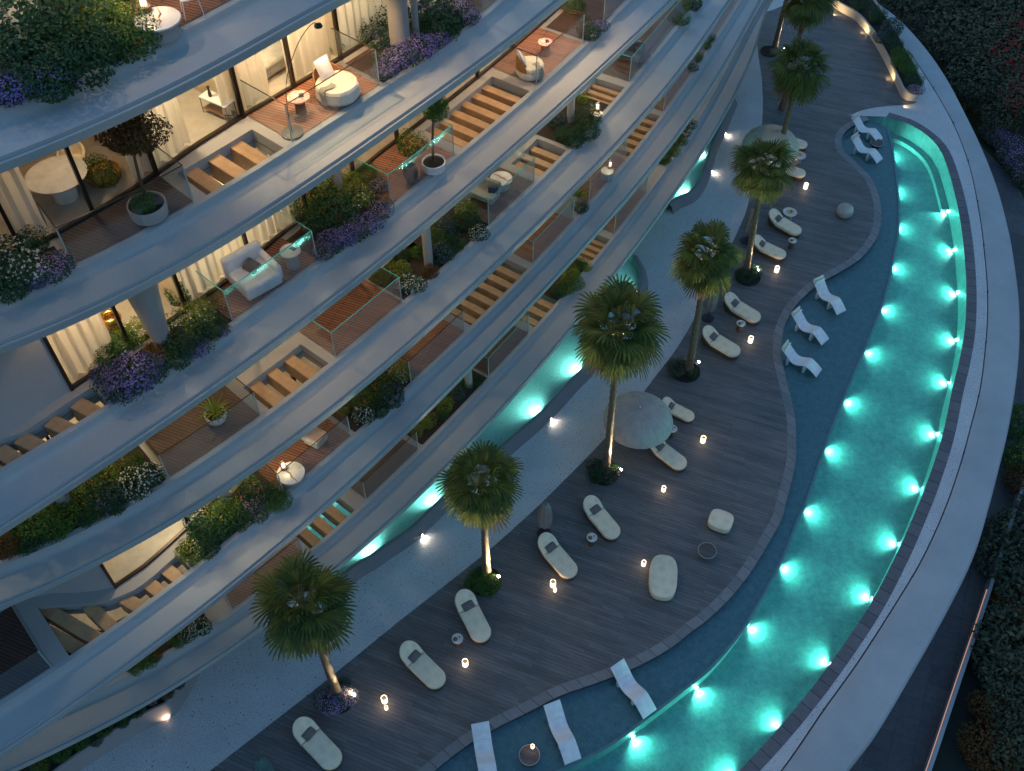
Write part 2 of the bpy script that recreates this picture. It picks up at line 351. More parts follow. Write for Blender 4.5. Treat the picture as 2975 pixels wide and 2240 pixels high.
divider = [(2576,372),(2590,429),(2603,520),(2610,610),(2606,687),(2594,750),(2581,818),(2554,908),(2506,1026),(2454,1148),(2418,1238),(2391,1311),(2337,1469),(2321,1499),(2264,1639),(2165,1815),(2070,1933),(1984,2005),(1859,2100),(1769,2165),(1669,2218),(1500,2300),(1330,2400)]
SH, DP, WZ = -.32, -1.25, -.07
dv = cr(A(divider, SH), 6)
cop_out = poly_offset(cl, .40)       # towards the deck
if (cop_out[10] - Vector(at(2100,1100,0))).length > (cl[10] - Vector(at(2100,1100,0))).length: cop_out = poly_offset(cl, -.40)
right_out = [(2490,322),(2560,318),(2644,335),(2716,375),(2753,420),(2784,488),(2805,588),(2822,723),(2831,827),(2833,886),(2825,1003),(2810,1095),(2786,1225),(2750,1338),(2700,1478),(2643,1604),(2559,1758),(2468,1897),(2382,2023),(2291,2141),(2206,2240),(2080,2370),(1920,2520)]
slot = [(2500,-40),(2560,50),(2625,130),(2680,208),(2744,312),(2784,393),(2820,497),(2847,633),(2861,750),(2868,840),(2868,931),(2861,1021),(2847,1130),(2820,1238),(2789,1351),(2744,1480),(2680,1621),(2608,1743),(2495,1919),(2391,2064),(2269,2240),(2130,2400),(1990,2540)]
para_out = [(2470,-60),(2531,0),(2608,59),(2680,136),(2744,226),(2802,335),(2852,439),(2897,556),(2929,678),(2942,750),(2958,877),(2960,1003),(2951,1112),(2929,1247),(2902,1360),(2868,1490),(2825,1626),(2748,1784),(2644,1969),(2545,2136),(2468,2236),(2340,2400),(2200,2560)]
terr_line = [(480,2345),(610,2240),(794,2097),(949,1976),(1158,1806),(1398,1617),(1542,1490),(1601,1433),(1769,1261),(1904,1094),(2007,945),(2151,655),(2180,560),(2205,440),(2216,326),(2215,264),(2212,220),(2203,159),(2200,110),(2208,62),(2222,38),(2247,28),(2300,6),(2370,-20)]
deck_right_top = [(2447,38),(2479,56),(2511,88),(2541,129),(2570,182),(2600,244),(2617,279),(2640,293),(2664,296),(2641,304),(2570,309),(2511,319),(2467,335)]
slot_c = cr(A(slot), 5); para_c = cr(A(para_out, -.15), 5)
# pool terrace (terrazzo) with the pool cut out of it
terrace_left = [at(-400, 2900), at(-700, 2000), at(200, 900), at(1200, -50), at(2000, -500)]
m = MB(); outer = [Vector(p) for p in slot_c][::-1] + terrace_left[::-1]
m.poly([[p for p in outer][::-1], [p for p in pool_edge]], 0.0)
tag(m.build('terrazzo_terrace', M['terrazzo']), kind='structure')
# timber deck
m = MB(); tl = cr(A(terr_line), 4); drt = cr(A(deck_right_top), 4)
deck_poly = tl + [at(2420, -20)] + drt + cl
m.poly([deck_poly], .004); tag(m.build('timber_deck', M['deck']), kind='structure')
# coping stones round the pool
def strip(name, a, b, z, mat, n=260, kind='structure', zz=None, parent=None):
    a, la = resample(a, n); b, lb = resample(b, n); m = MB()
    m.grid([[(p.x, p.y, z), (q.x, q.y, z if zz is None else zz)] for p, q in zip(b, a)], 0, False,
           [[(la * i / (n - 1), 0), (la * i / (n - 1), .4)] for i in range(n)])
    o = m.build(name, mat, parent)
    me = o.data
    if sum(p.normal.z for p in me.polygons) < 0:
        me.flip_normals()
    if kind: tag(o, kind=kind)
    return o
strip('pool_coping', cl, cop_out, .009, M['coping'])
po_ = poly_offset(pr, .5)
if (po_[60] - Vector(at(2400, 1300, 0))).length < (pr[60] - Vector(at(2400, 1300, 0))).length: po_ = poly_offset(pr, -.5)
def strip_m(name, a, b, z, mat):
    d = 0; m = MB(); rows = []; uvs = []
    for i, (p, q) in enumerate(zip(a, b)):
        if i: d += (a[i] - a[i - 1]).length
        rows.append([(p.x, p.y, z), (q.x, q.y, z)]); uvs.append([(d, 0), (d, .4)])
    m.grid(rows, 0, False, uvs); o = m.build(name, mat)
    if sum(f.normal.z for f in o.data.polygons) < 0: o.data.flip_normals()
    return tag(o, kind='structure')
strip_m('outer_pool_coping', pr, po_, .009, M['coping2'])
# basin
m = MB(); shallow = cl[::-1] + [dv[0]] + [Vector((p.x, p.y, 0)) for p in dv[1:]]
m.poly([[p for p in cl] + [Vector((p.x, p.y, 0)) for p in dv[::-1]]], SH)
m.grid([[(p.x, p.y, .004), (p.x, p.y, SH)] for p in cl], 0, True)
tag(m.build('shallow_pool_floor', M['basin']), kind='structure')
m = MB(); m.poly([[Vector((p.x, p.y, 0)) for p in dv] + pr[::-1]], DP)
m.grid([[(p.x, p.y, .004), (p.x, p.y, DP)] for p in pr], 0, True)
m.grid([[(p.x, p.y, SH), (p.x, p.y, DP)] for p in dv], 0, True)
m.grid([[(cl[0].x, cl[0].y, .004), (cl[0].x, cl[0].y, DP)], [(pr[0].x, pr[0].y, .004), (pr[0].x, pr[0].y, DP)]], 0)
arc = resample(pr[:30], 30)[0]; a2 = poly_offset(arc, -.42)
m.grid([[(p.x, p.y, -.98), (q.x, q.y, -.98), (q.x, q.y, DP)] for p, q in zip(arc, a2)], 0, False)
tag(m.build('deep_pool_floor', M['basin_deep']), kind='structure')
sill_a = poly_offset(dv, -.02); sill_b = poly_offset(dv, -.16)
m = MB(); n_ = len(dv)
m.grid([[(a.x, a.y, SH + .004), (a.x, a.y, SH + .07), (b.x, b.y, SH + .07), (b.x, b.y, SH - .3)] for a, b in zip(poly_offset(dv, .08), poly_offset(dv, -.03))], 0, False)
tag(m.build('pool_ledge', simple('ledge_stone', (.15, .23, .24), .5)), kind='structure')
m = MB(); m.poly([pool_edge], WZ); tag(m.build('pool_water', M['water']), kind='structure')
# garden ground far below the terrace, and the paved path
GZ = -4.0
m = MB(); m.poly([[(-140, -60), (220, -60), (220, 260), (-140, 260)]], GZ - .012); tag(m.build('garden_ground', M['ground']), kind='structure')
m = MB()
pa = [(2790,330),(2847,416),(2879,452),(2924,497),(2962,551),(2985,600),(3050,720),(3080,900),(3060,1150),(2972,1415),(2942,1490),(2861,1743),(2780,1983),(2694,2240),(2600,2440)]
pb = [(2300,2440),(2420,2236),(2600,1960),(2780,1620),(2860,1360),(2900,1112),(2900,900),(2860,700),(2800,500),(2740,330)]
m.poly([[p for p in cr(A(pa, GZ), 4)] + [p for p in cr(A(pb, GZ), 4)]], GZ); tag(m.build('garden_path', M['paving']), kind='structure')
m = MB(); la_ = [(2700,150),(2800,250),(2860,340),(2905,420),(2950,480),(3010,560),(3060,700),(3100,900)]
lb_ = [(3130,900),(3110,700),(3060,560),(2990,420),(2920,330),(2860,250),(2790,180)]
m.poly([A(pa[:8], GZ) + A(lb_, GZ)], GZ + .004); tag(m.build('lawn_strip', M['grass']), kind='structure')

# parapet: broad pale wall round the terrace
m = MB(); n_ = 150; a, _ = resample(slot_c, n_); b, _ = resample(para_c, n_)
rows = []
for p, q in zip(a, b):
    d = (q - p); d.z = 0; wd = d.length; d.normalize()
    def P(t, z): return (p.x + d.x * t, p.y + d.y * t, z)
    rows.append([P(.0, -.25), P(.03, -.25), P(.05, .02), P(.20, .045), P(.45, .075), P(wd * .6, .09), P(wd - .12, .04), P(wd - .03, -.02), P(wd, -.12), P(wd, -3.9)])
m.grid(rows, 0, True); par = m.build('parapet_wall', M['rim'])
tag(par, 'broad pale curved parapet wall around the outside of the long pool terrace', 'wall')
m = MB(); sl = resample(slot_c, 160)[0]
for i in range(0, 159):
    a, b = sl[i], sl[i + 1]
m.grid([[(p.x, p.y, .006), (q.x, q.y, .006)] for p, q in zip(poly_offset(sl, .014), poly_offset(sl, -.014))], 0, False)
for i in range(4, 150, 9):
    p = sl[i]; m.tube([(p.x, p.y, .0), (p.x, p.y, .12)], .025, 6)
rail = m.build('drain_channel', M['dark'], par)

# garden wall with a light line beside the path
wl = cr(A([(3010,1300),(2942,1490),(2861,1743),(2780,1983),(2694,2240),(2600,2500)], GZ + .8), 6)
m = MB(); wo = poly_offset(wl, .14)
m.grid([[(p.x, p.y, GZ), (p.x, p.y, GZ + .8), (q.x, q.y, GZ + .8), (q.x, q.y, GZ)] for p, q in zip(wl, wo)], 0, False)
gw = m.build('garden_wall', M['wall']); tag(gw, 'low grey garden wall with a glowing pink light line beside the dark path', 'garden wall')
m = MB(); seg = resample(wl, 60)[0][24:52]
m.tube([(p.x - .04, p.y, GZ + .72) for p in seg], .022, 6); m.build('light_strip', emis('pink_strip', (1, .5, .36), .07), gw)

# ------------------------------------------------------------------ curved planter wall at the top of the deck
def wall_strip(name, inner_top, outer_base, z0, z1, mat, thick=.14, lip=None):
    a = cr(A(outer_base, z0), 6); n = len(a); m = MB()
    return a
pb_ = cr(A([(2330,-60),(2390,0),(2447,38),(2479,56),(2511,88),(2541,129),(2570,182),(2600,244),(2617,279),(2635,292),(2655,292),(2668,280),(2672,262),(2650,215),(2610,140),(2560,60),(2500,-20),(2440,-80)]), 6)
ctr = sum(pb_, Vector()) / len(pb_)
def ring_planter(name, base, z1, flare, thick, mat, closed=True):
    n = len(base); rows = []
    for i, p in enumerate(base):
        a = base[i - 1] if (i > 0 or closed) else base[0]; b = base[(i + 1) % n] if (i < n - 1 or closed) else base[-1]
        d = (b - a); d.z = 0; d.normalize(); nn = Vector((d.y, -d.x, 0)); rows.append((p, nn))
    area = sum((base[i].x * base[(i + 1) % n].y - base[(i + 1) % n].x * base[i].y) for i in range(n))
    s = 1 if area > 0 else -1
    m = MB(); g = []
    for p, nn in rows:
        q = p + nn * s * flare
        r = q - nn * s * thick
        g.append([(p.x, p.y, 0), (p.x + nn.x * s * flare * .3, p.y + nn.y * s * flare * .3, z1 * .5), (q.x, q.y, z1 - .03), (q.x - nn.x * s * .02, q.y - nn.y * s * .02, z1), (r.x, r.y, z1), (r.x, r.y, z1 - .2)])
    if closed: g.append(g[0])
    m.grid(g, 0, True); o = m.build(name, mat)
    m2 = MB(); m2.poly([[Vector((q[-1][0], q[-1][1], 0)) for q in (g[:-1] if closed else g)]], z1 - .12); m2.build('soil', M['soil'], o)
    return o
pl = ring_planter('planter_wall', pb_, .62, .06, .12, concrete('planter_render', (.52, .48, .42)))
tag(pl, 'long curved pale planter wall full of shrubs at the far end of the deck', 'planter')
bl = [(581,1959),(558,2002),(539,2035),(506,2078),(463,2100),(395,2135),(300,2195),(235,2240),(60,2360),(-60,2320),(60,2180),(250,2080),(400,1990),(500,1930),(560,1905),(585,1920)]
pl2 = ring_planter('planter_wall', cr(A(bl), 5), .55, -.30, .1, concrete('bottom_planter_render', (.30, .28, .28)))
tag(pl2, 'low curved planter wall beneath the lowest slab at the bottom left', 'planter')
for (x, y, e) in ((475, 2072, 26),):
    p = at(x, y, .0) + Vector((.28, -.34, .06)); s = lamp('SPOT', p, e * .7, (1, .66, .42), pl2, spot_size=R(110), spot_blend=.8, shadow_soft_size=.05); aim(s, (-.6, .6, .45))
for (x, y, e) in ((2420, 42, 30), (2500, 95, 22), (2575, 230, 22), (2625, 310, 14)):
    p = at(x, y, .08); s = lamp('SPOT', p, e, (1, .7, .36), pl, spot_size=R(130), spot_blend=.8, shadow_soft_size=.05); aim(s, (.8, .5, .3))

# ------------------------------------------------------------------ raised plunge pools under the lowest slab
def plunge(label, rim, tip_in, ZR=.5):
    rimc = cr(A(rim, ZR), 6); inn = A(tip_in, ZR)
    o = empty('plunge_pool', at(*rim[len(rim) // 2], 0), 0, label, 'plunge pool', 'raised plunge pools along the building')
    off = o.location.copy(); m = MB(); g = []
    n = len(rimc)
    for i, p in enumerate(rimc):
        d = rimc[min(i + 1, n - 1)] - rimc[max(i - 1, 0)]; d.z = 0; d.normalize(); nn = Vector((d.y, -d.x, 0))
        g.append([(p.x + nn.x * u - off.x, p.y + nn.y * u - off.y, z) for u, z in ((.46, 0), (.42, .12), (.30, .34), (.17, ZR - .03), (.13, ZR), (.0, ZR), (.0, -.35))])
    m.grid(g, 0, True); m.build('basin_wall', M['shadedwall'], o)
    loop = [Vector((p.x - off.x, p.y - off.y, 0)) for p in rimc + inn]
    m = MB(); m.poly([loop], -.3); b0 = [(q.x, q.y) for q in loop]
    k = len(rimc); m.grid([[(x, y, -.3), (x, y, ZR)] for x, y in b0[k - 1:] + [b0[0]]], 0, False)
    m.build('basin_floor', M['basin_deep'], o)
    m = MB(); m.poly([loop], ZR - .05); m.build('water', M['water'], o)
    return o
spaA = plunge('long teal lit plunge pool raised beside the terrazzo under the lowest slab',
    [(985,1672),(1031,1636),(1067,1615),(1105,1589),(1189,1531),(1275,1450),(1366,1375),(1458,1291),(1577,1187),(1661,1097),(1696,1062),(1765,980),(1828,890),(1858,825),(1856,778),(1838,742)],
    [(1760,700),(1600,880),(1400,1100),(1160,1290),(930,1450),(790,1590),(880,1690)])
spaB = plunge('small teal lit plunge pool with a rounded end near the far palms',
    [(1940,590),(1965,572),(1999,557),(2017,540),(2033,515),(2046,481),(2055,454),(2060,430),(2075,394),(2100,340),(2125,280)],
    [(2050,270),(1980,380),(1900,500),(1880,560)])

# ------------------------------------------------------------------ underwater lights
def nearest(pts, p):
    i = min(range(len(pts) - 1), key=lambda k: (pts[k] - p).length); d = pts[i + 1] - pts[i]; d.z = 0; d.normalize(); return pts[i], d
ORD = ['first', 'second', 'third', 'fourth', 'fifth', 'sixth', 'seventh', 'eighth', 'ninth', 'tenth', 'eleventh', 'twelfth', 'thirteenth', 'fourteenth', 'fifteenth']
def make_pool_light():
    o = empty('underwater_light'); m = MB(); m.lathe([(.09, 0), (.1, .02), (.1, .03), (.075, .035)], n=20, cap=False); m.build('ring', M['white'], o)
    m = MB(); m.lathe([(.0, .03), (.075, .032)], n=20, cap=True); m.build('lens', M['hotw'], o)
    s = lamp('SPOT', (0, 0, .06), 175, (.24, 1.0, .78), o, spot_size=R(156), spot_blend=.7, shadow_soft_size=.07); s.rotation_euler = (PI, 0, 0)
    return o
plight = make_pool_light(); first = True
left_l = [(1832,2145),(2018,1992),(2170,1825),(2271,1646),(2340,1469),(2400,1308),(2453,1159),(2511,1025),(2558,899),(2592,778),(2612,662),(2612,551),(2594,445)]
right_l = [(2075,2225),(2264,2098),(2404,1922),(2520,1748),(2612,1578),(2684,1418),(2734,1264),(2768,1117),(2786,980),(2791,847),(2784,725),(2768,610),(2739,502)]
def put_light(px, line, side, z, label, group):
    global first
    p = at(*px, z); q, d = nearest(line, p); nn = Vector((-d.y, d.x, 0)) * side
    o = place(plight, first, (q.x + nn.x * .05, q.y + nn.y * .05, z), 0, 1, label, 'pool light', group); first = False
    o.rotation_euler = Vector((nn.x, nn.y, -.10)).to_track_quat('Z', 'Y').to_euler()
    return o
mid = at(2550, 1300, DP)
def side_of(line, z):
    p, d = nearest(line, mid); nn = Vector((-d.y, d.x, 0)); return 1 if nn.dot(mid - p) > 0 else -1
sL, sR = side_of(dv, 0), side_of(pr, 0)
for i, p in enumerate(left_l): put_light(p, dv, sL, -1.10, ORD[i] + ' underwater light from the near end along the ledge side of the long pool', 'underwater lights along the ledge')
for i, p in enumerate(right_l): put_light(p, pr, sR, -1.10, ORD[i] + ' underwater light from the near end along the outer parapet side of the long pool', 'underwater lights along the outer pool wall')
def spa_lights(pts, rim, lab, e=1.0):
    line = cr(A(rim, .5), 6); a = at(*rim[0], .5)
    for i, px in enumerate(pts):
        p = at(*px, .3); q, d = nearest(line, p); nn = Vector((-d.y, d.x, 0))
        if nn.dot(Vector((-1, .6, 0))) < 0: nn = -nn
        o = place(plight, False, (q.x + nn.x * .04, q.y + nn.y * .04, .25), 0, 1, lab % ORD[i], 'pool light', 'underwater lights in the plunge pools')
        o.rotation_euler = Vector((nn.x, nn.y, -.05)).to_track_quat('Z', 'Y').to_euler()
spa_lights([(1076,1600),(1277,1447),(1577,1187),(1694,1062),(1860,812)], [(985,1672),(1067,1615),(1189,1531),(1275,1450),(1458,1291),(1577,1187),(1696,1062),(1828,890),(1858,825)], '%s underwater light from the near end of the long plunge pool')
spa_lights([(2004,548),(2055,445)], [(1965,572),(1999,557),(2033,515),(2055,454),(2075,394)], '%s underwater light from the rounded end of the small plunge pool')

# ================================================================== the building
FZ = {k: 4.2 + 3.88 * (k - 1) for k in range(1, 7)}
EC = {6:[(0,504),(30,493),(146,450),(222,415),(339,361),(434,320),(542,268),(600,236),(676,193),(752,152),(917,57),(1018,3)],5:[(0,1029),(65,1008),(149,973),(233,935),(309,900),(393,854),(469,816),(523,786),(600,745),(665,708),(776,636),(858,583),(988,493),(1048,450),(1170,363),(1200,343),(1300,274),(1406,195),(1553,79),(1631,16),(1652,0)],4:[(0,1556),(41,1534),(187,1438),(304,1365),(404,1293),(553,1188),(600,1151),(681,1101),(860,972),(909,930),(958,897),(1047,827),(1107,778),(1200,694),(1241,662),(1363,558),(1436,499),(1490,450),(1539,407),(1669,285),(1749,214),(1806,155),(1860,108),(1906,64),(1958,11)],3:[(0,1778),(122,1717),(385,1585),(515,1514),(600,1465),(643,1440),(741,1376),(860,1291),(947,1217),(1020,1158),(1129,1066),(1200,1003),(1314,900),(1352,868),(1444,776),(1536,691),(1664,577),(1718,515),(1769,458),(1852,361),(1939,258),(2006,187),(2069,92),(2123,8)],2:[(0,2205),(90,2145),(236,2042),(293,2004),(366,1953),(461,1882),(578,1792),(654,1727),(763,1646),(863,1556),(936,1488),(1045,1396),(1096,1345),(1200,1240),(1289,1158),(1374,1074),(1466,980),(1531,900),(1607,819),(1686,737),(1751,667),(1804,605),(1840,560),(1887,508),(1912,479),(1937,446),(1977,390),(2008,347),(2042,300),(2076,248),(2100,204),(2132,150),(2168,87),(2192,42),(2213,0)],1:[(60,2240),(108,2219),(152,2197),(236,2148),(325,2096),(423,2048),(500,1996),(557,1967),(663,1901),(752,1846),(870,1755),(988,1656),(1034,1621),(1099,1562),(1189,1472),(1279,1384),(1363,1288),(1444,1198),(1506,1139),(1580,1060),(1665,956),(1793,804),(1833,750),(1939,597),(1966,566),(2013,488),(2085,375),(2123,298),(2139,268),(2174,197),(2202,137),(2217,80),(2222,0)]}
IC = {6:[(0,325),(108,277),(168,255),(244,230),(296,206),(353,182),(434,138),(488,108),(600,55),(680,12)],5:[(0,868),(80,843),(192,793),(298,742),(380,702),(488,648),(600,580),(682,540),(736,502),(795,461),(860,418),(925,372),(1034,307),(1115,260),(1200,206),(1265,152),(1336,100),(1409,49),(1455,8)],4:[(0,1377),(50,1350),(141,1293),(217,1244),(325,1177),(461,1098),(600,1006),(662,960),(708,930),(746,895),(817,842),(925,769),(1140,606),(1200,562),(1270,507),(1322,466),(1352,434),(1406,391),(1539,277),(1566,252),(1661,174),(1702,130),(1759,76),(1800,35)],3:[(0,1648),(122,1596),(212,1545),(445,1426),(504,1400),(600,1350),(763,1215),(790,1201),(961,1063),(990,1038),(1142,914),(1200,869),(1295,781),(1352,724),(1417,672),(1563,534),(1593,504),(1650,450),(1757,331),(1817,266),(1844,236),(1906,160),(1960,90),(2025,16)],2:[(0,2056),(152,1953),(225,1901),(325,1836),(380,1795),(461,1738),(556,1662),(608,1624),(708,1559),(833,1442),(939,1350),(1034,1266),(1200,1117),(1281,1046),(1352,976),(1390,943),(1439,890),(1536,786),(1580,746),(1667,651),(1713,607),(1800,508),(1827,464),(1863,418),(1933,325),(2006,233),(2074,127),(2145,16)],1:[(293,2004),(366,1964),(461,1907),(600,1842),(668,1800),(736,1741),(915,1600),(980,1545),(1045,1480),(1072,1450),(1200,1333),(1241,1291),(1417,1114),(1561,957),(1607,905),(1661,841),(1723,767),(1800,689),(1847,610),(1921,513),(1968,430),(2024,352),(2062,300),(2076,271),(2121,181),(2175,81),(2212,9)]}
def fit(pts, deg=5):
    P = np.array([(p.x, p.y) for p in pts]); d = np.r_[0, np.cumsum(np.linalg.norm(np.diff(P, axis=0), axis=1))]
    t = d / d[-1]; w_ = np.ones(len(t))
    cx = np.polyfit(t, P[:, 0], deg); cy = np.polyfit(t, P[:, 1], deg)
    return cx, cy, d[-1]
def evalc(c, t):
    cx, cy, Ln = c
    tt = min(max(t, 0.0), 1.0); x = np.polyval(cx, tt); y = np.polyval(cy, tt)
    dx = np.polyval(np.polyder(cx), tt); dy = np.polyval(np.polyder(cy), tt)
    if t != tt:
        nrm = math.hypot(dx, dy); x += dx / nrm * (t - tt) * Ln; y += dy / nrm * (t - tt) * Ln
    return Vector((x, y, 0))
class Floor:
    def __init__(s, k):
        s.k = k; s.z = FZ[k]; c = fit(A(IC[k], s.z), 5 if k < 6 else 3); e = fit(A(EC[k], s.z - .54), 6 if k < 6 else 4)
        Ln = c[2]; t0, t1 = -5.0 / Ln, 1 + 5.0 / Ln
        if k == 6: t1 = 1 + 6 / Ln
        n = 420
        raw = [evalc(c, t0 + (t1 - t0) * i / (n * 4)) for i in range(n * 4 + 1)]
        s.I, s.L = resample(raw, n)
        el = [evalc(e, q) for q in np.linspace(-7 / e[2], 1 + 7 / e[2], 1200)]; E2 = np.array([(p.x, p.y) for p in el])
        s.N = []; s.wd = []
        for i, p in enumerate(s.I):
            a, b = s.I[max(i - 1, 0)], s.I[min(i + 1, n - 1)]; d = (b - a).normalized(); nn = Vector((d.y, -d.x, 0))
            s.N.append(nn)       # outward
            q = E2 - np.array([[p.x, p.y]]); along = np.abs(q[:, 0] * d.x + q[:, 1] * d.y); out = q[:, 0] * nn.x + q[:, 1] * nn.y
            j = np.argmin(along + (out < 0) * 5); s.wd.append(min(max(out[j], .35), 1.5))
        wd = np.array(s.wd); ker = np.ones(21) / 21; s.wd = list(np.convolve(np.r_[[wd[0]] * 10, wd, [wd[-1]] * 10], ker, 'valid'))
        s.n = n; s.ds = s.L / (n - 1)
    def s_at(s, x, y, z=None):
        p = at(x, y, s.z if z is None else z); p.z = 0
        i = min(range(s.n), key=lambda k: (s.I[k] - p).length); return i * s.ds
    def P(s, u, d, z=0.0):
        """point u metres along the rim, d metres inward"""
        f = min(max(u / s.ds, 0), s.n - 1.001); i = int(f); t = f - i
        p = s.I[i].lerp(s.I[i + 1], t); nn = s.N[i].lerp(s.N[i + 1], t)
        return Vector((p.x - nn.x * d, p.y - nn.y * d, s.z + z))
    def W(s, u):
        f = min(max(u / s.ds, 0), s.n - 1.001); return s.wd[int(f)]
    def rz(s, u):
        a, b = s.P(u - .3, 0), s.P(u + .3, 0); return math.atan2(b.y - a.y, b.x - a.x)
    def ud(s, x, y, z=0.0):
        """photo position on this deck -> (u, d)"""
        p = at(x, y, s.z + z); q = Vector((p.x, p.y, 0)); i = min(range(s.n), key=lambda k: (s.I[k] - q).length)
        return i * s.ds, -(q - s.I[i]).dot(s.N[i])
    def rng(s, u0, u1, step=.35):
        n = max(2, int(abs(u1 - u0) / step) + 1); return [u0 + (u1 - u0) * i / (n - 1) for i in range(n)]
F = {k: Floor(k) for k in range(1, 7)}
bld = empty('apartment_building', (0, 0, 0), 0, 'curved terraced apartment building with pale sweeping slabs, lit rooms and planted balconies', 'building')
# openings: floor -> (left rim px, right rim px, inner depth, beams)
OPEN = {5: [((604,567),(822,431),1.42,3)], 4: [((1348,431),(1547,268),1.75,6), ((-190,1475),(323,1177),[(-150,1345),(0,1276),(54,1262),(122,1220),(190,1173),(258,1130)],[((-60,1335),(-8,1375)),((0,1307),(55,1342)),((62,1272),(127,1304)),((149,1223),(208,1252)),((225,1171),(287,1203))])],
        3: [((790,1190),(955,1060),1.45,3), ((1574,515),(1656,437),1.5,3), ((1765,324),(1825,258),1.5,4)],
        2: [((200,1916),(556,1657),[(48,1786),(119,1762),(190,1757),(298,1752),(380,1721),(434,1684),(507,1618)],[((57,1790),(236,1890)),((119,1760),(285,1858)),((258,1758),(332,1830)),((361,1737),(412,1768)),((434,1696),(472,1726)),((483,1653),(523,1683))]), ((1371,949),(1536,781),1.5,6), ((1822,465),(1923,336),1.5,6)],
        1: [((912,1600),(1042,1486),1.5,3), ((1561,956),(1637,872),1.5,3), ((1721,767),(1778,695),1.5,4)]}
GP = object()
GLZ = {5: [((130,700),1.3),((180,675),GP),((385,557),GP),((447,515),GP),((522,463),GP),((580,423),1.95),((706,339),2.0),((906,228),1.95),((1200,60),1.95)],
       4: [((0,1246),.95),((108,1201),1.12),((152,1168),1.2),((251,1101),1.26),((400,990),1.4),((635,838),1.45),((795,705),1.75),((1200,500),2.1)],
       2: [((60,1800),2.9),((133,1722),2.6),((190,1726),2.1),((271,1719),1.6),((339,1703),1.27),((420,1648),1.24),((521,1556),1.4),((800,1380),1.9),((1200,1050),2.1)]}
def gdep(fl):
    if fl.k in GLZ:
        us = []; ds = []
        for (x, y), d in GLZ[fl.k]:
            q = fl.ud(x, y); us.append(q[0]); ds.append(d if d is not GP else q[1])
        o = np.argsort(us); us = np.array(us)[o]; ds = np.array(ds)[o]
        return lambda u: float(np.interp(u, us, ds))
    return lambda u: 2.05
THK = .60
